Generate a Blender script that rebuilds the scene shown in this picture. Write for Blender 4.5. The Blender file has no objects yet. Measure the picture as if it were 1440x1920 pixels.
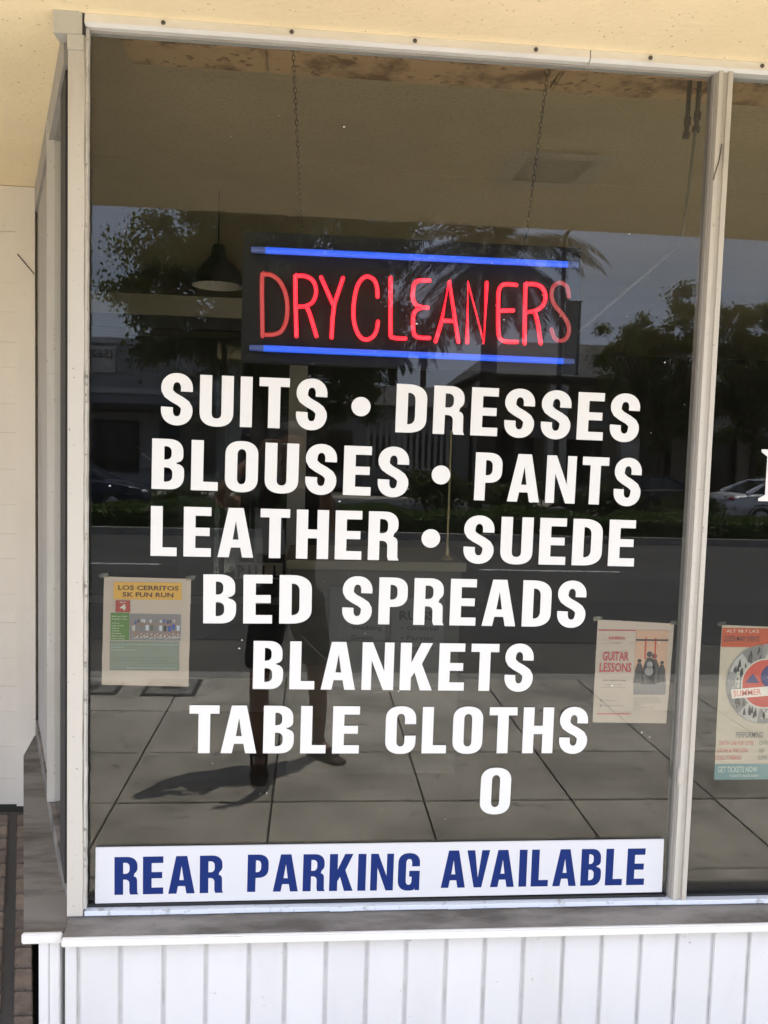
import bpy, bmesh, math, random
import numpy as np
from mathutils import Vector, Matrix
from mathutils.geometry import tessellate_polygon
R = math.radians
random.seed(7); rng = np.random.default_rng(7)
SC = bpy.context.scene
COL = SC.collection

# ------------------------------------------------------------------ camera, sky, sun, exposure
yaw, pitch, roll = R(4.98), R(-4.15), R(1.66)
fw = Vector((math.sin(yaw)*math.cos(pitch), math.cos(yaw)*math.cos(pitch), math.sin(pitch)))
rt = Vector((math.cos(yaw), -math.sin(yaw), 0)); up = rt.cross(fw)
rt2 = rt*math.cos(roll) + up*math.sin(roll); up2 = up*math.cos(roll) - rt*math.sin(roll)
cam = bpy.data.cameras.new('camera'); cam.sensor_fit = 'VERTICAL'; cam.sensor_height = 36.0
cam.lens = 36.0*1553/1920; cam.clip_start = 0.005; cam.clip_end = 2000
camo = bpy.data.objects.new('camera', cam); COL.objects.link(camo)
camo.matrix_world = Matrix(((rt2.x, up2.x, -fw.x, 0), (rt2.y, up2.y, -fw.y, -2.11), (rt2.z, up2.z, -fw.z, 1.74), (0, 0, 0, 1)))
SC.camera = camo

SUN = Vector((0.34, -0.275, 1.475)).normalized()
w = bpy.data.worlds.new('World'); SC.world = w; w.use_nodes = True
nt = w.node_tree; nt.nodes.clear()
def N(nt, t, **k):
    n = nt.nodes.new(t)
    for a, v in k.items():
        if a.startswith('i_'): n.inputs[a[2:].replace('_', ' ')].default_value = v
        else: setattr(n, a, v)
    return n
out = N(nt, 'ShaderNodeOutputWorld'); bg = N(nt, 'ShaderNodeBackground'); bg.inputs[1].default_value = 0.13
sky = N(nt, 'ShaderNodeTexSky', sky_type='NISHITA', sun_disc=False, sun_elevation=math.asin(SUN.z), sun_rotation=math.atan2(SUN.x, SUN.y), dust_density=3.0, air_density=1.2, ozone_density=1.0)
tc = N(nt, 'ShaderNodeTexCoord'); mp = N(nt, 'ShaderNodeMapping'); mp.inputs['Scale'].default_value = (1, 1, 3.2)
nz = N(nt, 'ShaderNodeTexNoise'); nz.inputs['Scale'].default_value = 2.1; nz.inputs['Detail'].default_value = 7; nz.inputs['Roughness'].default_value = .55
cr = N(nt, 'ShaderNodeValToRGB'); cr.color_ramp.elements[0].position = .30; cr.color_ramp.elements[1].position = .72
cr.color_ramp.elements[0].color = (.25, .25, .25, 1); cr.color_ramp.elements[1].color = (1, 1, 1, 1)
mx = N(nt, 'ShaderNodeMix', data_type='RGBA'); mx.inputs['B'].default_value = (6.3, 7.1, 9.4, 1)
nt.links.new(tc.outputs['Generated'], mp.inputs[0]); nt.links.new(mp.outputs[0], nz.inputs[0]); nt.links.new(nz.outputs[0], cr.inputs[0])
nt.links.new(cr.outputs[0], mx.inputs['Factor']); nt.links.new(sky.outputs[0], mx.inputs['A']); nt.links.new(mx.outputs['Result'], bg.inputs[0]); nt.links.new(bg.outputs[0], out.inputs[0])
sl = bpy.data.lights.new('sun', 'SUN'); sl.energy = 5.0; sl.angle = R(.55); sl.color = (1, .95, .87)
slo = bpy.data.objects.new('sun', sl); COL.objects.link(slo); slo.rotation_euler = SUN.to_track_quat('Z', 'Y').to_euler(); slo.location = (8, -8, 30)
SC.view_settings.view_transform = 'Standard'; SC.view_settings.look = 'None'; SC.view_settings.exposure = 1.70; SC.view_settings.gamma = 1
SC.view_settings.use_curve_mapping = False
SC.render.engine = 'CYCLES'
SC.cycles.max_bounces = 14; SC.cycles.diffuse_bounces = 6; SC.cycles.transparent_max_bounces = 16; SC.cycles.glossy_bounces = 5
SC.cycles.caustics_reflective = False; SC.cycles.caustics_refractive = False; SC.cycles.sample_clamp_indirect = 4
SC.cycles.use_denoising = True

# ------------------------------------------------------------------ materials
def mat(name, col, rough=.6, metal=0., col2=None, nscale=6., namt=.5, pos=(.4, .65), stretch=(1, 1, 1), bump=None, spec=.5, island=None, speck=None, emit=None, detail=6, objrand=None):
    m = bpy.data.materials.new(name); m.use_nodes = True; t = m.node_tree; b = t.nodes['Principled BSDF']
    b.inputs['Base Color'].default_value = (*col, 1); b.inputs['Roughness'].default_value = rough; b.inputs['Metallic'].default_value = metal
    b.inputs['Specular IOR Level'].default_value = spec
    g = N(t, 'ShaderNodeNewGeometry'); ma = N(t, 'ShaderNodeMapping'); ma.inputs['Scale'].default_value = stretch
    t.links.new(g.outputs['Position'], ma.inputs[0]); last = None
    if col2:
        n = N(t, 'ShaderNodeTexNoise'); n.inputs['Scale'].default_value = nscale; n.inputs['Detail'].default_value = detail; n.inputs['Roughness'].default_value = .62
        t.links.new(ma.outputs[0], n.inputs[0])
        r = N(t, 'ShaderNodeMapRange'); r.inputs[1].default_value = pos[0]; r.inputs[2].default_value = pos[1]; r.inputs[4].default_value = namt
        t.links.new(n.outputs[0], r.inputs[0])
        x = N(t, 'ShaderNodeMix', data_type='RGBA'); x.inputs['A'].default_value = (*col, 1); x.inputs['B'].default_value = (*col2, 1)
        t.links.new(r.outputs[0], x.inputs['Factor']); last = x.outputs['Result']
    if speck:   # (scale, threshold, colour, amount): small pits and flecks
        n = N(t, 'ShaderNodeTexNoise'); n.inputs['Scale'].default_value = speck[0]; n.inputs['Detail'].default_value = 3
        t.links.new(g.outputs['Position'], n.inputs[0])
        r = N(t, 'ShaderNodeMapRange'); r.inputs[1].default_value = speck[1]; r.inputs[2].default_value = speck[1]+.06; r.inputs[4].default_value = speck[3]
        t.links.new(n.outputs[0], r.inputs[0])
        x = N(t, 'ShaderNodeMix', data_type='RGBA'); x.inputs['B'].default_value = (*speck[2], 1)
        if last: t.links.new(last, x.inputs['A'])
        else: x.inputs['A'].default_value = (*col, 1)
        t.links.new(r.outputs[0], x.inputs['Factor']); last = x.outputs['Result']
    if island:  # colour changes from piece to piece
        r = N(t, 'ShaderNodeMapRange'); r.inputs[3].default_value = 1-island; r.inputs[4].default_value = 1+island
        t.links.new(g.outputs['Random Per Island'], r.inputs[0])
        x = N(t, 'ShaderNodeMix', data_type='RGBA', blend_type='MULTIPLY'); x.inputs['Factor'].default_value = 1
        if last: t.links.new(last, x.inputs['A'])
        else: x.inputs['A'].default_value = (*col, 1)
        t.links.new(r.outputs[0], x.inputs['B']); last = x.outputs['Result']
    if objrand:
        oi = N(t, 'ShaderNodeObjectInfo'); r = N(t, 'ShaderNodeMapRange'); r.inputs[3].default_value = 1-objrand; r.inputs[4].default_value = 1+objrand*.5
        t.links.new(oi.outputs['Random'], r.inputs[0])
        x = N(t, 'ShaderNodeMix', data_type='RGBA', blend_type='MULTIPLY'); x.inputs['Factor'].default_value = 1
        if last: t.links.new(last, x.inputs['A'])
        else: x.inputs['A'].default_value = (*col, 1)
        t.links.new(r.outputs[0], x.inputs['B']); last = x.outputs['Result']
    if last: t.links.new(last, b.inputs['Base Color'])
    if bump:
        n = N(t, 'ShaderNodeTexNoise'); n.inputs['Scale'].default_value = bump[0]; n.inputs['Detail'].default_value = 5
        t.links.new(ma.outputs[0], n.inputs[0])
        bu = N(t, 'ShaderNodeBump'); bu.inputs['Strength'].default_value = bump[1]; bu.inputs['Distance'].default_value = bump[2]
        t.links.new(n.outputs[0], bu.inputs['Height']); t.links.new(bu.outputs[0], b.inputs['Normal'])
    if emit:
        b.inputs['Emission Color'].default_value = (*emit[0], 1); b.inputs['Emission Strength'].default_value = emit[1]
    return m
def leafmat(name, col, var=.45):
    m = mat(name, col, rough=.55, island=var, spec=.3); t = m.node_tree; b = t.nodes['Principled BSDF']; o = t.nodes['Material Output']
    tr = N(t, 'ShaderNodeBsdfTranslucent'); tr.inputs[0].default_value = (col[0]*1.6, col[1]*1.7, col[2]*.8, 1)
    x = N(t, 'ShaderNodeMixShader'); x.inputs[0].default_value = .3
    t.links.new(b.outputs[0], x.inputs[1]); t.links.new(tr.outputs[0], x.inputs[2]); t.links.new(x.outputs[0], o.inputs[0]); return m
def glassmat(name, base=.05, tint=(.97, .985, .97), dust=.012):
    m = bpy.data.materials.new(name); m.use_nodes = True; t = m.node_tree; t.nodes.clear()
    o = N(t, 'ShaderNodeOutputMaterial'); tr = N(t, 'ShaderNodeBsdfTransparent'); tr.inputs[0].default_value = (*tint, 1)
    gl = N(t, 'ShaderNodeBsdfGlossy'); gl.inputs['Roughness'].default_value = 0.0
    lw = N(t, 'ShaderNodeLayerWeight'); lw.inputs[0].default_value = .5
    p = N(t, 'ShaderNodeMath', operation='POWER'); p.inputs[1].default_value = 5
    ml = N(t, 'ShaderNodeMath', operation='MULTIPLY_ADD'); ml.inputs[1].default_value = 1-base; ml.inputs[2].default_value = base
    t.links.new(lw.outputs['Facing'], p.inputs[0]); t.links.new(p.outputs[0], ml.inputs[0])
    x = N(t, 'ShaderNodeMixShader'); t.links.new(ml.outputs[0], x.inputs[0]); t.links.new(tr.outputs[0], x.inputs[1]); t.links.new(gl.outputs[0], x.inputs[2])
    g = N(t, 'ShaderNodeNewGeometry'); ma = N(t, 'ShaderNodeMapping'); ma.inputs['Scale'].default_value = (9, 1, 1.6)
    n = N(t, 'ShaderNodeTexNoise'); n.inputs['Scale'].default_value = 3; n.inputs['Detail'].default_value = 8
    t.links.new(g.outputs['Position'], ma.inputs[0]); t.links.new(ma.outputs[0], n.inputs[0])
    r = N(t, 'ShaderNodeMapRange'); r.inputs[1].default_value = .45; r.inputs[2].default_value = .75; r.inputs[4].default_value = dust; r.inputs[3].default_value = dust*.15
    t.links.new(n.outputs[0], r.inputs[0])
    df = N(t, 'ShaderNodeBsdfDiffuse'); df.inputs[0].default_value = (.62, .58, .5, 1)
    y = N(t, 'ShaderNodeMixShader'); t.links.new(r.outputs[0], y.inputs[0]); t.links.new(x.outputs[0], y.inputs[1]); t.links.new(df.outputs[0], y.inputs[2])
    t.links.new(y.outputs[0], o.inputs[0]); return m

M = {}
M['stucco'] = mat('cream_stucco', (.94, .795, .535), rough=.9, col2=(.86, .715, .46), nscale=1.3, namt=.8, speck=(85, .665, (.42, .31, .18), .8), bump=(70, .35, .006), spec=.2)
M['white'] = mat('white_paint', (.80, .795, .775), rough=.5, col2=(.62, .60, .55), nscale=5, namt=.35, pos=(.5, .8), speck=(90, .72, (.3, .28, .25), .6), bump=(30, .06, .004))
M['board'] = mat('white_board_paint', (.70, .685, .66), rough=.45, col2=(.59, .57, .54), nscale=5, namt=.55, pos=(.48, .8), stretch=(1, 1, .35), objrand=.05, speck=(38, .715, (.35, .33, .3), .7), bump=(25, .05, .004))
M['groove'] = mat('groove_paint', (.70, .69, .67), rough=.6, col2=(.52, .50, .48), nscale=12, namt=.7)
M['cream_paint'] = mat('aged_cream_paint', (.49, .46, .405), rough=.55, col2=(.30, .27, .22), nscale=4, namt=.6, pos=(.50, .74), stretch=(2, 2, .35), speck=(95, .675, (.17, .145, .115), .7), bump=(40, .12, .004))
M['door_paint'] = mat('door_paint', (.74, .68, .58), rough=.55, col2=(.64, .575, .47), nscale=2.2, namt=.5, stretch=(1, 1, .4), speck=(100, .70, (.32, .28, .22), .6), bump=(35, .15, .004))
M['chip'] = mat('chipped_paint', (.60, .58, .53), rough=.7, col2=(.20, .17, .14), nscale=45, namt=.8, pos=(.58, .66))
M['jamb'] = mat('grey_jamb_paint', (.36, .34, .31), rough=.6, col2=(.25, .235, .21), nscale=5, namt=.7, stretch=(1, 1, .3))
M['alu'] = mat('aluminium', (.80, .79, .765), rough=.40, metal=.35, col2=(.68, .66, .61), nscale=14, namt=.6, stretch=(.3, 1, 1), bump=(55, .25, .003))
M['cap'] = mat('grey_metal_cap', (.50, .49, .45), rough=.5, metal=.3, col2=(.40, .38, .34), nscale=9, namt=.6)
M['dark'] = mat('dark_gap', (.03, .028, .026), rough=.8)
M['screw'] = mat('old_screw', (.10, .085, .07), rough=.6, metal=.6)
M['sill'] = mat('dirty_sill', (.235, .215, .19), rough=.75, col2=(.085, .073, .06), nscale=3.4, namt=.9, pos=(.43, .63), stretch=(.8, 3, 3), speck=(60, .7, (.08, .07, .06), .8), bump=(35, .2, .003))
M['nose'] = mat('sill_edge_paint', (.73, .71, .67), rough=.5, col2=(.6, .57, .52), nscale=22, namt=.6, pos=(.55, .75))
M['bead'] = mat('glazing_bead_paint', (.66, .70, .76), rough=.6, col2=(.35, .34, .33), nscale=28, namt=.8, pos=(.58, .68))
M['seal'] = mat('black_seal', (.012, .012, .013), rough=.6)
M['vinyl'] = mat('white_vinyl', (.655, .65, .63), rough=.5, spec=.3)
M['blue'] = mat('blue_vinyl', (.006, .022, .13), rough=.6, spec=.15)
M['panel'] = mat('sign_plastic', (.59, .595, .61), rough=.45, spec=.3)
M['glass'] = glassmat('window_glass', .0325, (.87, .885, .87), .004)
M['glass_in'] = glassmat('door_glass', .04, dust=.004)
M['brick'] = mat('brown_brick', (.20, .155, .115), rough=.9, col2=(.12, .09, .068), nscale=24, namt=.8, objrand=.3, speck=(150, .62, (.06, .05, .04), .9), bump=(120, .5, .004))
M['mortar'] = mat('dark_mortar', (.052, .047, .042), rough=.95, bump=(90, .4, .003))
M['concrete'] = mat('sidewalk_concrete', (.54, .50, .425), rough=.85, col2=(.29, .27, .225), nscale=1.7, namt=.95, pos=(.42, .66), speck=(13, .62, (.19, .175, .155), .7), bump=(160, .25, .003), objrand=.16, detail=12)
M['joint'] = mat('joint_dirt', (.07, .063, .055), rough=.95)
M['gutter'] = mat('gutter_concrete', (.15, .14, .12), rough=.9, col2=(.09, .085, .075), nscale=1.1, namt=.8, bump=(60, .3, .004))
M['kerb'] = mat('kerb_concrete', (.38, .36, .32), rough=.85, col2=(.24, .22, .2), nscale=4, namt=.7)
M['asphalt'] = mat('asphalt', (.070, .067, .063), rough=.9, col2=(.095, .091, .086), nscale=.6, namt=.8, bump=(150, .4, .004))
M['ground'] = mat('far_ground', (.13, .12, .10), rough=.95, col2=(.08, .08, .06), nscale=.3, namt=.8)
M['linepaint'] = mat('road_line_paint', (.62, .61, .58), rough=.7, col2=(.3, .29, .28), nscale=9, namt=.6, pos=(.55, .7))
M['soil'] = mat('median_soil', (.10, .085, .06), rough=.95, col2=(.06, .055, .035), nscale=4, namt=.8)
M['lid'] = mat('utility_lid', (.27, .255, .23), rough=.85, col2=(.17, .16, .15), nscale=7, namt=.7)
M['rust'] = mat('rusty_housing', (.47, .29, .15), rough=.75, col2=(.12, .05, .02), nscale=9, namt=.9, pos=(.48, .66), speck=(34, .60, (.12, .05, .022), .8))
M['ventmesh'] = mat('vent_mesh', (.33, .33, .35), rough=.8)
M['intceil'] = mat('shop_ceiling', (.44, .335, .205), rough=.9, col2=(.35, .265, .16), nscale=2, namt=.7, speck=(70, .54, (.33, .245, .145), .6), bump=(80, .6, .006))
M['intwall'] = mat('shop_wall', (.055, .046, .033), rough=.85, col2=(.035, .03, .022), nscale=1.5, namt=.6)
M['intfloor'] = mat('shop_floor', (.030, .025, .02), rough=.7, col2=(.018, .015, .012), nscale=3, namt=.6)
M['beam'] = mat('shop_header_paint', (.46, .40, .28), rough=.7, col2=(.38, .33, .23), nscale=3, namt=.5)
M['stile'] = mat('door_stile', (.33, .30, .25), rough=.4, metal=.3)
M['wood'] = mat('counter_wood', (.10, .085, .06), rough=.6, col2=(.065, .055, .038), nscale=4, namt=.6, stretch=(.3, 1, 3))
M['woodtop'] = mat('counter_top', (.22, .19, .12), rough=.5)
M['black'] = mat('black_board', (.016, .015, .016), rough=.5, spec=.3)
M['blackmetal'] = mat('black_metal', (.012, .012, .012), rough=.4)
M['shadein'] = mat('lamp_shade_inside', (.50, .44, .36), rough=.6)
M['bulb'] = mat('bulb_glass', (.6, .57, .5), rough=.2)
M['chain'] = mat('old_chain', (.04, .03, .02), rough=.6, metal=.5)
M['paper'] = mat('poster_paper', (.50, .40, .32), rough=.8)
M['paper2'] = mat('cream_paper', (.52, .43, .32), rough=.8)
M['tape'] = glassmat('clear_tape', .06, (.9, .88, .8), .25)
M['notice'] = mat('notice_paper', (.15, .14, .12), rough=.8)
def flat(name, c): M[name] = mat('print_'+name, c, rough=.8)
for n_, c_ in dict(orange=(.66, .36, .06), brown=(.11, .05, .02), redbox=(.36, .055, .035), green=(.10, .19, .045), sage=(.20, .22, .17), cream=(.62, .56, .47), palegreen=(.42, .5, .42), darksage=(.10, .12, .085), red=(.50, .065, .075), darkgrey=(.05, .045, .045), midgrey=(.20, .18, .17), redorange=(.50, .09, .03), emblemred=(.42, .07, .045), teal=(.14, .25, .25), coral=(.56, .16, .12), navy=(.05, .05, .12), asphaltprint=(.22, .2, .2), skin=(.35, .18, .12), shirtblue=(.04, .09, .30), shirtwhite=(.52, .54, .58), lime=(.25, .34, .05), photogrey=(.26, .24, .22), lightgrey=(.45, .42, .38), warmsky=(.55, .33, .22)).items(): flat(n_, c_)
def neon(name, c, s, body=(.08, .08, .08)): M[name] = mat(name, body, rough=.3, emit=(c, s))
neon('neon_red', (1, .004, .018), .95); neon('neon_red_dim', (1, .025, .03), .22); neon('neon_red_fade', (1, .06, .08), .17); neon('neon_core', (1, .010, .028), 1.5)
neon('neon_blue', (.008, .10, .85), .46); neon('neon_blue_dim', (.05, .13, .6), .12)
M['electrode'] = mat('tube_end', (.10, .12, .2), rough=.2)
M['skin'] = mat('skin', (.29, .155, .10), rough=.5, col2=(.23, .12, .075), nscale=9, namt=.5)
M['shirt'] = mat('black_shirt', (.013, .013, .015), rough=.9, bump=(40, .3, .01))
M['shorts'] = mat('dark_shorts', (.017, .017, .020), rough=.9, bump=(40, .3, .01))
M['hair'] = mat('dark_hair', (.02, .014, .01), rough=.6, bump=(120, .6, .01))
M['sandal'] = mat('sandal', (.06, .035, .022), rough=.7)
M['phone'] = mat('phone_case', (.02, .02, .022), rough=.3)
M['bark'] = mat('bark', (.13, .10, .075), rough=.95, col2=(.07, .052, .04), nscale=5, namt=.8, stretch=(1, 1, .3), bump=(14, .6, .03))
M['leaf_a'] = leafmat('broad_leaf', (.105, .120, .040)); M['leaf_b'] = leafmat('street_tree_leaf', (.105, .120, .042)); M['leaf_c'] = leafmat('hedge_leaf', (.070, .11, .032)); M['leaf_d'] = leafmat('shrub_leaf', (.07, .085, .03))
M['frond'] = mat('palm_frond', (.030, .040, .016), rough=.6, island=.35, spec=.2); M['deadfrond'] = leafmat('dead_frond', (.10, .075, .04), .4)
M['bwall'] = mat('pale_wall', (.56, .55, .53), rough=.9, col2=(.46, .45, .43), nscale=.5, namt=.6)
M['bwall2'] = mat('grey_wall', (.34, .34, .35), rough=.9, col2=(.27, .27, .27), nscale=.5, namt=.6)
M['bwall3'] = mat('tan_wall', (.40, .34, .26), rough=.9, col2=(.32, .27, .2), nscale=.5, namt=.6)
M['roof'] = mat('shingle_roof', (.11, .105, .10), rough=.9, col2=(.075, .07, .066), nscale=2, namt=.8)
M['bglass'] = mat('dark_window', (.02, .022, .025), rough=.08)
M['trim'] = mat('dark_trim', (.05, .045, .04), rough=.7)
M['silver'] = mat('silver_car_paint', (.74, .75, .77), rough=.25, metal=.35)
M['charcoal'] = mat('charcoal_car_paint', (.035, .037, .042), rough=.22, metal=.4)
M['navycar'] = mat('navy_car_paint', (.045, .055, .085), rough=.22, metal=.4)
M['tyre'] = mat('tyre_rubber', (.015, .015, .015), rough=.9); M['rim'] = mat('wheel_rim', (.5, .5, .5), rough=.3, metal=.8)
M['headlamp'] = mat('headlamp', (.75, .76, .78), rough=.1); M['taillamp'] = mat('tail_lamp', (.35, .015, .015), rough=.2)
M['banner'] = mat('banner_cloth', (.14, .14, .15), rough=.9); M['pole'] = mat('dark_pole', (.03, .03, .03), rough=.5)
M['brass'] = mat('brass_rod', (.45, .36, .18), rough=.4, metal=.6)
M['pipe'] = mat('old_pipe', (.05, .04, .03), rough=.7, metal=.3); M['cable'] = mat('cable', (.12, .10, .08), rough=.7)

# ------------------------------------------------------------------ builders
class MB:
    def __init__(s): s.v = []; s.f = []
    def add(s, vs, fs):
        o = len(s.v); s.v += [tuple(p) for p in vs]; s.f += [tuple(i+o for i in f) for f in fs]; return s
    def box(s, x0, x1, y0, y1, z0, z1):
        return s.add([(x0,y0,z0),(x1,y0,z0),(x1,y1,z0),(x0,y1,z0),(x0,y0,z1),(x1,y0,z1),(x1,y1,z1),(x0,y1,z1)],
                     [(0,3,2,1),(4,5,6,7),(0,1,5,4),(1,2,6,5),(2,3,7,6),(3,0,4,7)])
    def hexa(s, p): # 8 points: bottom 4, top 4
        return s.add(p, [(0,3,2,1),(4,5,6,7),(0,1,5,4),(1,2,6,5),(2,3,7,6),(3,0,4,7)])
    def prism(s, poly, z0, z1): # poly in xy
        n = len(poly); return s.add([(x,y,z0) for x,y in poly]+[(x,y,z1) for x,y in poly],
            [tuple(range(n))[::-1], tuple(range(n, 2*n))]+[(i,(i+1)%n,n+(i+1)%n,n+i) for i in range(n)])
    def tube(s, pts, r, n=8, caps=True):
        pts = [Vector(p) for p in pts]; rs = r if isinstance(r, (list, tuple)) else [r]*len(pts); rings = []
        t0 = (pts[1]-pts[0]).normalized(); a = t0.orthogonal().normalized()
        for i, p in enumerate(pts):
            t = ((pts[min(i+1, len(pts)-1)]-pts[max(i-1, 0)]).normalized()) or t0
            a = (a - t*a.dot(t)); a = a.normalized() if a.length > 1e-6 else t.orthogonal().normalized(); b = t.cross(a)
            rings.append([p + (a*math.cos(2*math.pi*k/n)+b*math.sin(2*math.pi*k/n))*rs[i] for k in range(n)])
        vs = [q for g in rings for q in g]; fs = []
        for i in range(len(pts)-1):
            for k in range(n): fs.append((i*n+k, i*n+(k+1)%n, (i+1)*n+(k+1)%n, (i+1)*n+k))
        if caps: fs += [tuple(range(n))[::-1], tuple(range((len(pts)-1)*n, len(pts)*n))]
        return s.add(vs, fs)
    def lathe(s, prof, c=(0,0,0), n=24, axis='z'): # prof (r, h)
        vs = []; fs = []
        for r_, h in prof:
            for k in range(n):
                a = 2*math.pi*k/n; p = (r_*math.cos(a), r_*math.sin(a), h)
                if axis == 'y': p = (p[0], p[2], p[1])
                vs.append((p[0]+c[0], p[1]+c[1], p[2]+c[2]))
        for i in range(len(prof)-1):
            for k in range(n): fs.append((i*n+k, i*n+(k+1)%n, (i+1)*n+(k+1)%n, (i+1)*n+k))
        return s.add(vs, fs)
    def ball(s, c, r, n=12, m=8):
        vs = []; fs = []; r = r if isinstance(r, tuple) else (r, r, r)
        for i in range(m+1):
            th = math.pi*i/m
            for k in range(n):
                a = 2*math.pi*k/n; vs.append((c[0]+r[0]*math.sin(th)*math.cos(a), c[1]+r[1]*math.sin(th)*math.sin(a), c[2]+r[2]*math.cos(th)))
        for i in range(m):
            for k in range(n): fs.append((i*n+k, (i+1)*n+k, (i+1)*n+(k+1)%n, i*n+(k+1)%n))
        return s.add(vs, fs)
    def mesh(s, name, smooth=False):
        me = bpy.data.meshes.new(name); me.from_pydata(s.v, [], s.f); me.update()
        if smooth:
            me.shade_smooth()
            try: me.set_sharp_from_angle(angle=R(40))
            except Exception: pass
        return me
def link(o, parent=None):
    COL.objects.link(o)
    if parent is not None:
        o.parent = parent
        root = parent; tr = Vector((0, 0, 0)); Mx = Matrix.Identity(4)
        chain_ = []
        p = parent
        while p is not None: chain_.append(p); p = p.parent
        W = Matrix.Identity(4)
        for q in reversed(chain_): W = W @ q.matrix_parent_inverse @ q.matrix_basis
        o.matrix_parent_inverse = W.inverted()
    return o
def obj(name, mb, m, parent=None, smooth=False, bevel=0, mtx=None):
    me = mb.mesh(name, smooth) if isinstance(mb, MB) else mb
    if bevel:
        b = bmesh.new(); b.from_mesh(me); bmesh.ops.recalc_face_normals(b, faces=b.faces)
        bmesh.ops.bevel(b, geom=[e for e in b.edges if len(e.link_faces) == 2 and e.calc_face_angle(0) > .5], offset=bevel, segments=2, affect='EDGES', clamp_overlap=True); b.to_mesh(me); b.free()
    if not me.materials: me.materials.append(M[m])
    o = bpy.data.objects.new(name, me)
    if mtx is not None: o.matrix_basis = mtx
    return link(o, parent)
def thing(name, label, cat, loc=(0, 0, 0), group=None):
    o = bpy.data.objects.new(name, None); COL.objects.link(o); o.location = loc; o.empty_display_size = .1
    return tag(o, label, cat, group)
def tag(o, label, cat, group=None):
    o['label'] = label; o['category'] = cat
    if group: o['group'] = group
    return o
def struct(name, mb, m):
    o = obj(name, mb, m); o['kind'] = 'structure'; return o
def leaves(name, pts, size, m, parent, aspect=.55, jitter=.35):
    pts = np.asarray(pts, float); n = len(pts)
    a = rng.normal(size=(n, 3)); a /= np.linalg.norm(a, axis=1)[:, None]
    b = rng.normal(size=(n, 3)); b -= a*(a*b).sum(1)[:, None]; b /= np.linalg.norm(b, axis=1)[:, None]
    s = size*(1+jitter*rng.normal(size=(n, 1))).clip(.4, 2)
    a *= s; b *= s*aspect
    v = np.stack([pts-a, pts+b, pts+a, pts-b], 1).reshape(-1, 3)
    me = bpy.data.meshes.new(name); me.from_pydata(v.tolist(), [], np.arange(n*4).reshape(-1, 4).tolist()); me.update()
    return obj(name, me, m, parent)
# text in the built-in face, fitted to a box on a plane facing -Y: x0..x1, baseline z, cap height h
def text(s, x0, x1, z, h, m, parent, y, name='lettering', bold=.012, tilt=0.):
    cu = bpy.data.curves.new('t', 'FONT'); cu.body = s; cu.size = 1; cu.offset = bold; cu.resolution_u = 2
    t = bpy.data.objects.new('t', cu); COL.objects.link(t)
    me = bpy.data.meshes.new_from_object(t.evaluated_get(bpy.context.evaluated_depsgraph_get())); bpy.data.objects.remove(t); bpy.data.curves.remove(cu)
    c = np.array([v.co[:] for v in me.vertices]); lo = c.min(0); hi = c.max(0)
    sx = (x1-x0)/(hi[0]-lo[0]); sz = h/.73
    for v in me.vertices: v.co = (x0+(v.co.x-lo[0])*sx, y, z+v.co.y*sz)
    me.materials.clear(); me.name = name
    if tilt:
        me.transform(Matrix.Translation((x0, y, z)) @ Matrix.Rotation(-tilt, 4, 'Y') @ Matrix.Translation((-x0, -y, -z)))
    return obj(name, me, m, parent)
def rect(x0, x1, z0, z1, y, t=.0006): return MB().box(x0, x1, y-t, y, z0, z1)

# ------------------------------------------------------------------ ground, street (setting)
struct('ground', MB().add([(-600, -600, -.16), (600, -600, -.16), (600, 600, -.16), (-600, 600, -.16)], [(0, 1, 2, 3)]), 'ground')
sw = struct('sidewalk', MB().box(-16, 20, -4.13, 1.39, -.155, -.012), 'joint')
ys = [1.385, .60, -.30, -1.17, -1.878, -2.555, -3.311, -4.128]
slab_i = 0
for k in range(-9, 13):
    xa = -.165+.757*k
    for i in range(len(ys)-1):
        if i < 2: continue
        g = .0055; sk = .0; y1, y0 = ys[i]-g, ys[i+1]+g
        mb = MB().box(xa+g, xa+.757-g, y0, y1, -.09, random.uniform(-.0015, .0015))
        obj('slab', mb, 'concrete', sw)
obj('slab', MB().box(-.59, 8.5, -.293, -.05, -.09, .0), 'concrete', sw)
struct('kerb', MB().box(-60, 60, -4.29, -4.132, -.155, -.002), 'kerb')
struct('gutter', MB().box(-60, 60, -5.89, -4.292, -.155, -.125), 'gutter')
road = struct('road', MB().box(-80, 80, -15.28, -5.892, -.156, -.118), 'asphalt')
for (xa, xb) in ((-14.5, -11.4), (-5.3, -2.35), (2.72, 5.05), (12.0, 15.0), (21, 24)):
    obj('lane_marking', MB().box(xa, xb, -11.05, -10.93, -.118, -.114), 'linepaint', road)
struct('median_kerb', MB().box(-60, 60, -15.45, -15.282, -.156, .035), 'kerb')
struct('median', MB().box(-60, 60, -18.2, -15.452, -.156, .0), 'soil')
struct('far_road', MB().box(-80, 80, -25.4, -18.202, -.156, -.12), 'asphalt')
struct('far_sidewalk', MB().box(-80, 80, -30, -25.402, -.156, .0), 'concrete')

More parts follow.
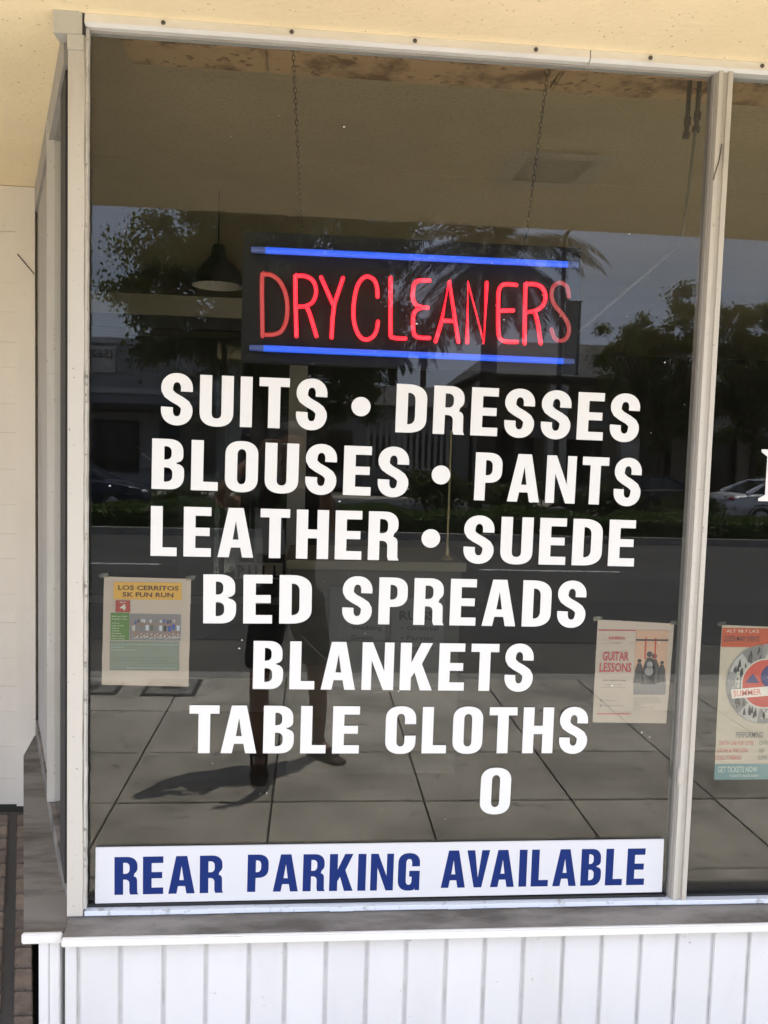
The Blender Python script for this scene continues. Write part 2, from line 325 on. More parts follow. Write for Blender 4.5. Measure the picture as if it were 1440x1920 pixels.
# ------------------------------------------------------------------ shop building envelope
ZS = 2.752   # soffit height
ZC = 2.90    # ceiling inside the display window
b = thing('shop_building', 'cream stucco shop building with a deep canopy over the window', 'building', (0, 1.4, 0))
canopy = obj('canopy', MB().prism([(-5, -1.58), (5.5, -1.58), (5.5, .0), (-.60, .0), (-.612, .03), (-1.13, 1.42), (-5, 1.42)], ZS, 3.05), 'stucco', b)
obj('ceiling', MB().prism([(-.598, .002), (5.29, .002), (5.29, 1.42), (-1.12, 1.42)], ZC, 3.04), 'intceil', b)
obj('rear_ceiling', MB().box(-5, 5.5, 1.425, 7.2, ZC, 3.2), 'intceil', b)
obj('parapet_wall', MB().box(-5, 5.5, 0, .25, 3.052, 4.6), 'stucco', b)
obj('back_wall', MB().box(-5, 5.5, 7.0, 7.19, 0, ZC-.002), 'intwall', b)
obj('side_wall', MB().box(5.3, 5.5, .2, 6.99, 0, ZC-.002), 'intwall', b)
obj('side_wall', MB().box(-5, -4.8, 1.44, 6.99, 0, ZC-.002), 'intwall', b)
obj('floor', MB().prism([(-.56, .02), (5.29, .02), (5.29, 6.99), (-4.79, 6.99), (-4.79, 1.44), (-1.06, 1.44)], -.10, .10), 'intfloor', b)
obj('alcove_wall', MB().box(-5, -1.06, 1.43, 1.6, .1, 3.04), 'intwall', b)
hd = obj('header_beam', MB().box(-2.6, .62, 3.0, 3.2, 2.515, 2.635), 'beam', b)
# soffit vent: frame boards and mesh
vf = MB(); x0, x1, y0, y1 = .70, .93, -.94, -.70; e = .06
for q in ((x0-e, x1+e, y1, y1+e), (x0-e, x1+e, y0-e, y0), (x0-e, x0, y0, y1), (x1, x1+e, y0, y1)): vf.box(*q, ZS-.008, ZS-.001)
v = obj('vent', vf, 'nose', b); obj('vent_mesh', MB().box(x0, x1, y0, y1, ZS-.003, ZS-.001), 'ventmesh', v)
# rusty housing fixed to the ceiling just inside the glass, in sections
lb = thing('light_housing', 'long rust stained metal housing on the shop ceiling behind the glass', 'fixture', (.4, .25, 2.85))
for (xa, xb) in ((-.535, -.155), (-.150, .66), (.666, 1.10), (1.106, 2.3)):
    o_ = obj('housing_section', MB().box(xa, xb, .20, .36, 2.806, ZC-.008), 'rust', lb, bevel=.006)
obj('lip', MB().box(-.53, 2.3, .188, .199, 2.794, 2.812), 'rust', lb, bevel=.004)

# ------------------------------------------------------------------ shop window frame, panes
wn = thing('shop_window', 'large shop window with painted posts, aluminium head rail and glass panes', 'window', (.2, 0, .5))
ZB, ZT = .535, 2.745
# left post: slightly uneven inner edge
def ragged_post(x0, x1, y0, y1, z0, z1, n=46, amp=.0018):
    m_ = MB(); rows = []
    for i in range(n+1):
        z = z0+(z1-z0)*i/n; j = amp*(random.random()-.5)*(2.2 if random.random() < .25 else 1)
        rows.append([(x0, y0, z), (x1+j, y0, z), (x1+j*.5, y1, z), (x0, y1, z)])
    vs = [p for r_ in rows for p in r_]; fs = [(3, 2, 1, 0), (4*n, 4*n+1, 4*n+2, 4*n+3)]
    for i in range(n):
        for k in range(4): fs.append((4*i+k, 4*i+(k+1) % 4, 4*i+4+(k+1) % 4, 4*i+4+k))
    return m_.add(vs, fs)
lp = obj('post', ragged_post(-.5985, -.5605, -.022, .03, .537, 2.70), 'cream_paint', wn)
obj('putty', ragged_post(-.5603, -.5545, -.012, .004, .55, 2.722, 90, .0028), 'chip', lp)
ml = obj('mullion', MB().box(1.000, 1.011, -.020, .03, .548, 2.725).box(1.0245, 1.037, -.020, .03, .548, 2.725).box(1.011, 1.0245, -.014, .03, .549, 2.724), 'cream_paint', wn)
obj('side_strip', MB().box(.9935, .9995, -.006, .03, .548, 2.725), 'jamb', ml)
obj('side_strip', MB().box(1.0375, 1.041, -.006, .03, .548, 2.725), 'jamb', ml)
ov = MB(); ov.lathe([(.0005, -.0245), (.010, -.0235), (.014, -.0195)], (0, 0, 0), 18, 'y')
ov.v = [(1.004+p[0]*.72, p[1]+.001, .892+p[2]*2.2) for p in ov.v]; obj('oval_plate', ov, 'cream_paint', ml)
obj('scratch', MB().tube([(1.017, -.0206, 2.545), (1.011, -.0206, 2.50), (1.002, -.0206, 2.468), (1.000, -.0206, 2.455)], .0016, 5), 'screw', ml)
def head_rail(xa, xb): return MB().add([(x, y, z) for x in (xa, xb) for (y, z) in ((-.016, 2.7235), (-.026, 2.730), (-.022, 2.7515), (.03, 2.7515), (.03, 2.7235))],
    [(0, 1, 2, 3, 4), (9, 8, 7, 6, 5), (0, 5, 6, 1), (1, 6, 7, 2), (2, 7, 8, 3), (3, 8, 9, 4), (4, 9, 5, 0)])
for (xa, xb, scs) in ((-.560, .6625, (-.378, -.075, .224, .525)), (.6645, 3.2, (.817, 1.109, 1.4))):
    hr = obj('head_rail', head_rail(xa, xb), 'alu', wn)
    for sx in scs: obj('screw', MB().lathe([(.0, -.0285), (.003, -.0285), (.0052, -.0265), (.0055, -.022)], (sx, 0, 2.741), 12, 'y'), 'screw', hr)
obj('corner_cap', MB().prism([(-.631, -.028), (-.575, -.028), (-.566, -.0225), (-.566, -.001), (-.602, .02), (-.631, .02)], 2.700, 2.7515), 'cap', wn)
cp = MB(); cp.add([(-.652, -.0365, 2.700), (-.612, -.0365, 2.697), (-.612, -.0365, 2.650), (-.575, -.0365, 2.650)], []) ; 
obj('cap_tear', MB().box(-.5655, -.5605, -.0225, .0, 2.70, 2.7505), 'dark', wn)
obj('cap_lip', MB().box(-.599, -.5615, -.0265, -.0225, 2.665, 2.6995), 'cap', wn)
obj('head_seal', MB().box(-.5525, .988, .0, .005, 2.7185, 2.7230), 'jamb', wn)
# bottom rail and beads
obj('bottom_seal', MB().box(-.553, .9875, -.002, .02, .5485, .5555), 'seal', wn)
obj('bottom_seal', MB().box(1.0445, 3.2, -.002, .02, .5485, .5545), 'seal', wn)
bd = MB(); n = 60
for i in range(n):   # chipped bead: small uneven pieces
    xa = -.556+(3.2+.556)*i/n; xb = -.556+(3.2+.556)*(i+1)/n
    bd.box(xa, xb, -.017-random.random()*.003, .02, .535, .548-random.random()*.0012)
obj('bottom_bead', bd, 'bead', wn)
for (xa, xb) in ((-.556, .992), (1.040, 3.2)):
    obj('pane', MB().box(xa, xb, .006, .012, .538, 2.735), 'glass', wn)
obj('end_post', MB().box(3.2, 3.26, -.02, .04, .52, 2.74), 'cream_paint', wn)
# splayed side of the window, running back to the alcove
sx_, sy_ = -.35, .937
def S(s, off=0): return (-.617+sx_*s-sy_*off*-1*-1, .04+sy_*s+sx_*off*1)   # off > 0: towards the alcove
def sp(s0, s1, o0, o1, z0, z1): return MB().prism([S(s0, o0), S(s1, o0), S(s1, o1), S(s0, o1)], z0, z1)
obj('side_header', sp(-.01, 1.47, -.03, .01, 2.655, ZS-.002), 'jamb', wn)
obj('side_pane', sp(.0, .76, -.012, -.006, .525, 2.655), 'glass', wn)
obj('dark_strip', sp(.012, .17, -.02, .004, .585, 2.65), 'dark', wn)  # plain near-black strip covering the front end of the side pane
obj('side_panel', sp(.765, 1.46, -.03, .0, .525, 2.655), 'jamb', wn)
obj('side_post', MB().box(-.829, -.786, .56, .62, .585, 2.715), 'cream_paint', wn, bevel=.002)
obj('side_rail', MB().prism([(-.70, .25), (-.612, .05), (-1.10, 1.385), (-1.13, 1.385)], .5175, .583), 'sill', wn)
# small flecks of dried paint on the glass
fl = MB()
for _ in range(46):
    x, z, s = random.uniform(-.53, .97), random.uniform(.75, 2.68), random.uniform(.0006, .0019)
    fl.ball((x, .0055, z), (s*random.uniform(.6, 1.8), .0006, s), 6, 4)
o_ = obj('paint_flecks', fl, 'vinyl', wn); o_['kind'] = 'stuff'
# scratches in the glass
scr = MB()
for pts in (((.10, 1.43), (.075, 1.25), (.066, 1.13), (.26, 1.165)), ((.066, 1.18), (.02, 1.22), (-.02, 1.26)), ((.17, 1.11), (.36, 1.13)), ((-.43, 1.72), (-.40, 1.70)), ((-.44, 1.735), (-.43, 1.73))):
    scr.tube([(x, .0126, z) for x, z in pts], .00045, 4)
obj('scratch', scr, 'midgrey', wn)

# sill and bulkhead
si = thing('window_sill', 'weathered grey window sill with white front edge', 'sill', (.2, -.04, .45))
def sill(x0, x1): return MB().hexa([(x0, -.076, .494), (x1, -.076, .494), (x1, .03, .510), (x0, .03, .510), (x0, -.076, .5155), (x1, -.076, .5155), (x1, .03, .5405), (x0, .03, .5405)])
obj('sill_board', sill(-.594, 3.2), 'sill', si)
obj('sill_edge', MB().box(-.594, 3.2, -.088, -.0765, .494, .5165), 'nose', si, bevel=.003)
ssb = MB().prism([(-.694, -.055), (-.597, -.055), (-.597, .028), (-.598, .05), (-1.10, 1.395), (-1.135, 1.395), (-1.10, 1.15)], .493, .517)
obj('side_sill_board', ssb, 'sill', si)
obj('side_sill_edge', MB().box(-.696, -.597, -.068, -.0555, .492, .5185), 'nose', si, bevel=.003)
bk = thing('bulkhead_wall', 'white tongue and groove boarding below the window sill', 'wall', (.3, 0, 0))
obj('backing', MB().box(-.60, 3.2, -.034, .02, .0, .4935), 'groove', bk)
xs = [-.565, -.46, -.352, -.245, -.136, -.043, .062, .169, .272, .378, .481, .585, .693, .799, .906, 1.007, 1.108, 1.211, 1.316, 1.421, 1.526, 1.631]
obj('board', MB().box(-.598, xs[0]-.0042, -.0405, -.0345, .004, .493), 'board', bk, bevel=.002)
for a_, b_ in zip(xs[:-1], xs[1:]):
    obj('board', MB().box(a_+.0042, b_-.0042, -.0405-random.random()*.0010, -.0345, .004, .493), 'board', bk, bevel=.003)
obj('corner_post', MB().box(-.660, -.635, -.050, .02, .0, .4915), 'board', bk, bevel=.002)
obj('corner_post', MB().box(-.634, -.609, -.050, .02, .0, .4915), 'board', bk, bevel=.002)
obj('side_boarding', MB().prism([(-.659, .022), (-.60, .022), (-1.08, 1.38), (-1.118, 1.38)], .0, .4915), 'board', bk)

# alcove: boarded panel with casing, and a brick step
dr = thing('boarded_door', 'cream painted boarded door with mitred casing in the alcove', 'door', (-1.5, 1.4, .2))
zt, zb = 2.749, .215
obj('casing', MB().hexa([(-1.205, 1.378, zb), (-1.128, 1.378, zb), (-1.128, 1.425, zb), (-1.205, 1.425, zb), (-1.205, 1.378, zt), (-1.128, 1.378, zt), (-1.128, 1.425, zt), (-1.205, 1.425, zt)]), 'door_paint', dr)
obj('casing', MB().hexa([(-2.2, 1.3785, 2.575), (-1.2055, 1.3785, 2.575), (-1.2055, 1.425, 2.575), (-2.2, 1.425, 2.575), (-2.2, 1.3785, zt), (-1.2055, 1.3785, zt), (-1.2055, 1.425, zt), (-2.2, 1.425, zt)]), 'door_paint', dr)
obj('casing_gap', MB().tube([(-1.195, 1.3765, 2.485), (-1.130, 1.3765, 2.41)], .0022, 4), 'dark', dr)
z = zb
while z < 2.565:
    h_ = random.uniform(.10, .15); z2 = min(z+h_, 2.576) if z+h_ < 2.53 else 2.5755
    obj('plank', MB().box(-2.2, -1.2065, 1.397+random.uniform(0, .003), 1.422, z+.0005, z2-.0003), 'door_paint', dr)
    z = z2
bp = thing('brick_step', 'raised dark brick step beside the bulkhead', 'step', (-1.2, .7, 0))
obj('mortar_bed', MB().prism([(-2.4, -.12), (-.672, -.12), (-1.15, 1.376), (-2.4, 1.376)], .0, .192), 'mortar', bp)
yy = -.11
while yy < 1.34:
    L0 = -.735-.336*(yy+.05)   # line parallel to the splay
    obj('brick', MB().prism([(L0+.012, yy), (L0+.062, yy), (L0+.062-.03, yy+.092), (L0+.012-.03, yy+.092)], .17, .199), 'brick', bp, bevel=.003)
    xe = L0-.024
    for q in range(3):
        obj('brick', MB().prism([(xe-.20, yy), (xe, yy), (xe-.03, yy+.092), (xe-.23, yy+.092)], .17, .2+random.uniform(-.003, .002)), 'brick', bp, bevel=.004); xe -= .212
    yy += .104

# ------------------------------------------------------------------ condensed sign lettering (glyphs drawn here)
def arc(cx, cy, rx, ry, a0, a1, n=9, p=2.35):
    o = []
    for i in range(n+1):
        a = R(a0+(a1-a0)*i/n); c, s = math.cos(a), math.sin(a)
        o.append((cx+rx*math.copysign(abs(c)**(2/p), c), cy+ry*math.copysign(abs(s)**(2/p), s)))
    return o
ST, HT = .235, .175
def bowl(x0, x1, y0, y1, rx, ry):   # straight left, round right, counter clockwise from the lower left
    return [(x0, y0)]+arc(x1-rx, y0+ry, rx, ry, -90, 0)+arc(x1-rx, y1-ry, rx, ry, 0, 90)+[(x0, y1)]
def stroke(pts, wv=ST, wh=HT):
    P = [Vector(p) for p in pts]; Lf = []; Rt = []
    for i, p in enumerate(P):
        t = (P[min(i+1, len(P)-1)]-P[max(i-1, 0)]).normalized(); nrm = Vector((-t.y, t.x))
        h = .5*math.hypot(wv*nrm.x, wh*nrm.y)
        Lf.append(tuple(p+nrm*h)); Rt.append(tuple(p-nrm*h))
    return Lf+Rt[::-1]
def glyph(c):
    s, h = ST, HT
    if c == 'I': return [(0, 0), (s, 0), (s, 1), (0, 1)], [], s
    if c == 'L': w_ = .52; return [(0, 0), (w_, 0), (w_, h), (s, h), (s, 1), (0, 1)], [], w_
    if c == 'E': w_ = .55; return [(0, 0), (w_, 0), (w_, h), (s, h), (s, .42), (w_-.03, .42), (w_-.03, .42+h*.95), (s, .42+h*.95), (s, 1-h), (w_, 1-h), (w_, 1), (0, 1)], [], w_
    if c == 'T': w_ = .60; a = (w_-s)/2; return [(a, 0), (a+s, 0), (a+s, 1-h), (w_, 1-h), (w_, 1), (0, 1), (0, 1-h), (a, 1-h)], [], w_
    if c == 'H': w_ = .66; return [(0, 0), (s, 0), (s, .42), (w_-s, .42), (w_-s, 0), (w_, 0), (w_, 1), (w_-s, 1), (w_-s, .6), (s, .6), (s, 1), (0, 1)], [], w_
    if c == 'N': w_ = .67; return [(0, 0), (.2, 0), (.2, .62), (w_-.215, 0), (w_, 0), (w_, 1), (w_-.2, 1), (w_-.2, .40), (.215, 1), (0, 1)], [], w_
    if c == 'V': w_ = .68; return [(w_/2-.115, 0), (w_/2+.115, 0), (w_, 1), (w_-.235, 1), (w_/2, .26), (.235, 1), (0, 1)], [], w_
    if c == 'A': w_ = .72; return [(0, 0), (.225, 0), (.265, .20), (w_-.265, .20), (w_-.225, 0), (w_, 0), (w_/2+.15, 1), (w_/2-.15, 1)], [[(.30, .36), (w_-.30, .36), (w_/2, .74)]], w_
    if c == 'K': w_ = .69; return [(0, 0), (s, 0), (s, .26), (.31, .38), (w_-.255, 0), (w_, 0), (.46, .56), (w_-.01, 1), (w_-.25, 1), (s, .58), (s, 1), (0, 1)], [], w_
    if c == 'D': w_ = .62; return bowl(0, w_, 0, 1, .40, .30), [bowl(s, w_-s, h, 1-h, .14, .16)], w_
    if c == 'P': w_ = .60; return [(0, 0), (s, 0), (s, .375)]+arc(w_-.30, .375+.26, .30, .26, -90, 0)+arc(w_-.30, 1-.26, .30, .26, 0, 90)+[(0, 1)], [bowl(s, w_-.215, .375+.155, 1-.155, .12, .13)], w_
    if c == 'R': w_ = .63; return [(0, 0), (s, 0), (s, .40), (.30, .40)]+arc(.285, .285, .115, .115, 90, 0, 5)+[(.40, .08), (.425, 0), (w_+.015, 0), (w_-.015, .06), (w_-.02, .33)]+arc(w_-.14, .36, .12, .125, 0, 80, 5)+arc(w_-.27, .72, .26, .20, -50, 0, 6)+arc(w_-.31, 1-.26, .30, .26, 0, 90)+[(0, 1)], [bowl(s, w_-.225, .40+.155, 1-.155, .12, .12)], w_
    if c == 'B': w_ = .62; return [(0, 0)]+arc(w_-.29, .28, .29, .28, -90, 0)+arc(w_-.20, .36, .20, .155, 0, 75, 6)+arc(w_-.22, .67, .20, .14, -75, 0, 6)+arc(w_-.31, .74, .29, .26, 0, 90)+[(0, 1)], [bowl(s, w_-.225, .15, .435, .13, .12), bowl(s, w_-.245, .59, .855, .12, .11)], w_
    if c == 'O': w_ = .64; f = lambda x0, x1, y0, y1, rx, ry: arc(x1-rx, y0+ry, rx, ry, -90, 0)+arc(x1-rx, y1-ry, rx, ry, 0, 90)+arc(x0+rx, y1-ry, rx, ry, 90, 180)+arc(x0+rx, y0+ry, rx, ry, 180, 270); return f(0, w_, -.012, 1.012, .32, .28), [f(s, w_-s, .15, .85, (w_-2*s)/2, .12)], w_
    if c == 'U': w_ = .66; return [(0, 1)]+arc(.33, .27, .33, .282, 180, 270)+arc(.33, .27, .33, .282, 270, 360)+[(w_, 1), (w_-s, 1)]+arc(.33, .26, .33-s, .11, 360, 270)+arc(.33, .26, .33-s, .11, 270, 180)+[(s, 1)], [], w_
    if c in 'CG':
        w_ = .64; o = arc(.32, .73, .32, .282, 0, 90)+arc(.32, .73, .32, .282, 90, 180)+arc(.32, .27, .32, .282, 180, 270)
        inn = arc(.32, .27, .32-s, .12, 270, 180)+arc(.32, .73, .32-s, .12, 180, 90)+arc(.32, .73, .32-s, .12, 90, 0)
        if c == 'C': return [(w_, .63)]+o+arc(.32, .27, .32, .282, 270, 360)+[(w_, .38), (w_-s, .38)]+arc(.32, .27, .32-s, .12, 360, 270)+inn+[(w_-s, .63)], [], w_
        return [(w_, .65)]+o[1:]+arc(.32, .27, .32, .282, 270, 300, 4)+[(w_-.16, .09), (w_-.13, 0), (w_, 0), (w_, .53), (.33, .53), (.33, .37), (w_-s, .37), (w_-s, .26)]+arc(.32, .27, .32-s, .12, 350, 270, 5)+inn+[(w_-s, .65)], [], w_
    if c == 'S':
        w_ = .62; a = s/2
        pts = [(w_-a, .67)]+arc(w_/2, .70, w_/2-a, .30-HT/2+.012, 0, 180, 14, 2.2)
        pts = [(w_-a-.002, .655)]+arc(w_/2, .715, w_/2-a, .285-HT/2+.012, 5, 190, 16, 2.1)+[(a+.035, .605), (w_*.38, .54), (w_*.62, .46), (w_-a-.035, .395)]+arc(w_/2, .285, w_/2-a, .285-HT/2+.012, 10, -185, 16, 2.1)+[(a+.002, .345)]
        return stroke(pts, .232, .18), [], w_
def glyph_mesh(c, t=.004):
    o, hs, w_ = glyph(c); loops = [o]+hs
    flat_ = [Vector((x, y, 0)) for l in loops for x, y in l]
    tris = tessellate_polygon([[Vector((x, y, 0)) for x, y in l] for l in loops])
    n = len(flat_); vs = [(p.x, p.y, t) for p in flat_]+[(p.x, p.y, 0) for p in flat_]; fs = [tuple(t_) for t_ in tris]; k = 0
    for l in loops:
        for i in range(len(l)): j = (i+1) % len(l); fs.append((k+i, k+j, n+k+j, n+k+i))
        k += len(l)
    me = bpy.data.meshes.new('letter'); me.from_pydata(vs, [], fs); me.update(); return me, w_
GC = {}
def letter(c, x, z, h, sxr, tilt, y, m, parent):
    if (c, m) not in GC:
        GC[(c, m)] = glyph_mesh(c, .006); GC[(c, m)][0].materials.append(M[m])
    me, w_ = GC[(c, m)]
    mtx = Matrix.Translation((x, y, z)) @ Matrix.Rotation(-tilt, 4, 'Y') @ Matrix.Rotation(math.pi/2, 4, 'X') @ Matrix.Diagonal((h*sxr, h, h*.02/.006*.05, 1))
    o = bpy.data.objects.new('letter', me); o.matrix_basis = mtx; return link(o, parent)
WORDS = {'SUITS': (-.381, 1.793, .032, 1.791, .126), 'DRESSES': (.207, 1.791, .848, 1.785, .123), 'BLOUSES': (-.402, 1.631, .245, 1.626, .126), 'PANTS': (.417, 1.622, .861, 1.617, .124),
  'LEATHER': (-.403, 1.462, .224, 1.461, .126), 'SUEDE': (.394, 1.458, .853, 1.456, .123), 'BED': (-.270, 1.291, .005, 1.293, .126), 'SPREADS': (.083, 1.294, .728, 1.291, .123), 'BLANKETS': (-.142, 1.121, .593, 1.118, .126),
  'TABLE': (-.302, .952, .136, .950, .126), 'CLOTHS': (.205, .950, .749, .949, .125), 'O': (.463, .784, .545, .783, .125), 'REAR': (-.486, .579, -.210, .580, .101), 'PARKING': (-.147, .581, .307, .578, .101), 'AVAILABLE': (.365, .583, .925, .582, .103)}
def word(wd, y, m, parent):
    x0, z0, x1, z1, h = WORDS[wd]; ws = [glyph(c)[2] for c in wd]; tot = math.hypot(x1-x0, z1-z0)/h; n = len(wd)
    gap = .135 if n > 1 else 0; tl = math.atan2(z1-z0, x1-x0)
    kern = sum(-.10 if wd[i:i+2] in ('AV', 'VA', 'TA') else 0 for i in range(n-1))
    sxr = tot/(sum(ws)+gap*(n-1)+kern); x = 0
    for i, c in enumerate(wd):
        letter(c, x0+x*math.cos(tl), z0+x*math.sin(tl), h, sxr, tl, y, m, parent)
        x += (ws[i]+gap+(-.10 if wd[i:i+2] in ('AV', 'VA', 'TA') else 0))*h*sxr
YG = .0058   # letters sit on the outer face of the glass
def dot(x, z, parent): obj('bullet', MB().lathe([(.0, -.0006), (.0243, -.0006), (.0245, .0)], (x, YG, z), 28, 'y'), 'vinyl', parent)
for words_, dots in ((('SUITS', 'DRESSES'), (.118, 1.853)), (('BLOUSES', 'PANTS'), (.329, 1.685)), (('LEATHER', 'SUEDE'), (.308, 1.520)), (('BED', 'SPREADS'), None), (('BLANKETS',), None), (('TABLE', 'CLOTHS'), None)):
    t_ = thing('window_lettering', 'white vinyl window lettering reading '+' and '.join(words_) if dots else 'white vinyl window lettering reading '+' '.join(words_), 'lettering', (WORDS[words_[0]][0], YG, WORDS[words_[0]][1]), 'rows of white lettering on the glass')
    for wd in words_: word(wd, YG, 'vinyl', t_)
    if dots: dot(dots[0], dots[1], t_)
t_ = thing('window_letter', 'single leftover white vinyl letter O below TABLE CLOTHS', 'letter', (.5, YG, .784)); word('O', YG, 'vinyl', t_)
sg = thing('parking_sign', 'white sign strip with blue letters reading REAR PARKING AVAILABLE', 'sign', (.2, 0, .555))
obj('panel', MB().hexa([(-.535, .001, .556), (.978, .001, .560), (.978, .0056, .560), (-.535, .0056, .556), (-.534, .001, .706), (.976, .001, .710), (.976, .0056, .710), (-.534, .0056, .706)]), 'panel', sg, bevel=.001)
for wd in ('REAR', 'PARKING', 'AVAILABLE'): word(wd, .0009, 'blue', sg)
# serif letter at the edge of the next pane
t_ = thing('window_letter', 'white serif letter on the pane beyond the mullion', 'letter', (1.22, YG, 1.638))
obj('letter', MB().add([(x, y, z) for y in (YG, YG-.0006) for x, z in ((1.186, 1.638), (1.262, 1.638), (1.262, 1.645), (1.245, 1.655), (1.245, 1.757), (1.262, 1.769), (1.262, 1.776), (1.187, 1.776), (1.187, 1.769), (1.204, 1.757), (1.204, 1.655), (1.186, 1.645))],
    [tuple(range(12)), tuple(range(12, 24))[::-1]]+[(i, (i+1) % 12, 12+(i+1) % 12, 12+i) for i in range(12)]), 'vinyl', t_)

# ------------------------------------------------------------------ neon sign on chains
ns = thing('neon_sign', 'black neon sign board reading DRYCLEANERS in red between blue tubes', 'neon sign', (.26, .13, 1.965))
obj('backboard', MB().box(-.196, .711, .125, .150, 1.965, 2.306), 'black', ns, bevel=.003)
NEON = {
 'D': [[(-.139,2.032),(-.143,2.180),(-.135,2.190),(-.117,2.189),(-.097,2.174),(-.082,2.145),(-.076,2.111),(-.078,2.076),(-.090,2.048),(-.108,2.038),(-.130,2.036)]],
 'R': [[(-.051,2.036),(-.057,2.180),(-.053,2.190),(-.032,2.191),(-.014,2.183),(-.004,2.166),(-.003,2.144),(-.012,2.124),(-.030,2.114),(-.047,2.112)],[(-.027,2.114),(-.017,2.093),(.001,2.038)]],
 'Y': [[(.010,2.190),(.042,2.123)],[(.067,2.191),(.046,2.123),(.042,2.081),(.041,2.036)]],
 'C': [[(.159,2.147),(.157,2.169),(.150,2.188),(.135,2.197),(.121,2.194),(.106,2.174),(.098,2.136),(.097,2.097),(.102,2.067),(.114,2.043),(.130,2.034),(.147,2.040),(.158,2.057),(.162,2.082)]],
 'L': [[(.192,2.197),(.196,2.057),(.200,2.045),(.210,2.041),(.236,2.041)]],
 'E': [[(.295,2.195),(.271,2.194),(.258,2.188),(.253,2.174),(.253,2.146),(.262,2.130),(.276,2.125),(.293,2.124)],[(.276,2.123),(.262,2.116),(.255,2.099),(.257,2.062),(.263,2.049),(.276,2.045),(.300,2.045)]],
 'A': [[(.317,2.037),(.331,2.089),(.348,2.197),(.378,2.038)],[(.333,2.092),(.361,2.092)]],
 'N': [[(.402,2.038),(.398,2.195),(.447,2.039),(.449,2.196)]],
 'E2': [[(.529,2.194),(.503,2.195),(.489,2.190),(.482,2.175),(.482,2.142),(.485,2.072),(.491,2.052),(.506,2.044),(.537,2.044)],[(.485,2.124),(.523,2.127)]],
 'R2': [[(.558,2.041),(.554,2.187),(.558,2.197),(.579,2.198),(.597,2.192),(.608,2.176),(.609,2.157),(.600,2.139),(.581,2.128),(.561,2.124)],[(.581,2.127),(.591,2.099),(.602,2.043)]],
 'S': [[(.674,2.170),(.669,2.192),(.657,2.203),(.642,2.204),(.629,2.192),(.626,2.169),(.636,2.146),(.659,2.121),(.674,2.099),(.678,2.077),(.670,2.058),(.655,2.052),(.640,2.058),(.630,2.081)]]}
def smooth(pts, n=4):
    if len(pts) < 3: return pts
    o = []
    P = [pts[0]]+list(pts)+[pts[-1]]
    for i in range(1, len(P)-2):
        p0, p1, p2, p3 = [np.array(q) for q in P[i-1:i+3]]
        for k in range(n):
            t = k/n; o.append(tuple(.5*((2*p1)+(-p0+p2)*t+(2*p0-5*p1+4*p2-p3)*t*t+(-p0+3*p1-3*p2+p3)*t**3)))
    return o+[pts[-1]]
for k, strokes in NEON.items():
    mb = MB()
    for s_ in strokes:
        p = s_ if k in ('A', 'N', 'Y') else smooth(s_)
        mb.tube([(x, .10, z) for x, z in p], .0056, 8)
        for x, z in (s_[0], s_[-1]): mb.ball((x, .10, z), .0056, 8, 6)
    nl = obj('neon_letter', mb, {'D': 'neon_red_dim', 'S': 'neon_red_fade', 'R2': 'neon_red'}.get(k, 'neon_red'), ns, smooth=True)
    nl['label'] = 'red neon tube letter '+k[0]
    if k not in ('D', 'S'):
        cm = MB()
        for s_ in strokes: cm.tube([(x, .0938, z) for x, z in (s_ if k in ('A', 'N', 'Y') else smooth(s_))], .0022, 5)
        obj('tube_core', cm, 'neon_core', nl, smooth=True)
    x, z = strokes[0][len(strokes[0])//2]; obj('tube_support', MB().tube([(x, .107, z), (x, .126, z)], .003, 6), 'bulb', nl)
for za, zb_ in ((2.252, 2.254), (2.001, 1.998)):
    br = obj('neon_bar', MB().tube([(-.135, .10, za), (.665, .10, zb_)], .0085, 10), 'neon_blue', ns, smooth=True)
    obj('electrode', MB().tube([(-.172, .10, za), (-.1355, .10, za)], [.0075, .0085], 10), 'neon_blue_dim', br)
    obj('electrode', MB().tube([(.6655, .10, zb_), (.695, .10, zb_)], [.0085, .0075], 10), 'neon_blue_dim', br)
    for x in (-.10, .26, .6): obj('tube_support', MB().tube([(x, .108, za), (x, .126, za)], .003, 6), 'bulb', br)
def chain(p0, p1, label):
    t_ = thing('hanging_chain', label, 'chain', tuple(p1), 'chains holding the neon sign')
    p0, p1 = Vector(p0), Vector(p1); d = p1-p0; n = int(d.length/.0135); mb = MB()
    for i in range(n):
        a = p0+d*(i/n); b_ = p0+d*((i+1.25)/n); sd = Vector((.0034, 0, 0)) if i % 2 else Vector((0, .0034, 0))
        mb.tube([a, a.lerp(b_, .2)+sd, a.lerp(b_, .8)+sd, b_, a.lerp(b_, .8)-sd, a.lerp(b_, .2)-sd, a], .0012, 4, False)
    obj('links', mb, 'chain', t_)
    h = p0+Vector((0, 0, .004)); obj('hook', MB().tube([h+Vector((0, 0, ZC-h.z)), h+Vector((0, 0, .012)), h+Vector((.006, 0, .004)), h+Vector((.004, 0, -.008)), h+Vector((-.005, 0, -.008)), h+Vector((-.007, 0, .002))], .002, 6), 'chain', t_)
chain((-.076, .135, 2.775), (-.042, .135, 2.302), 'rusty chain above the D and R of the neon sign')
chain((.599, .135, 2.757), (.556, .135, 2.302), 'rusty chain above the last E and R of the neon sign')

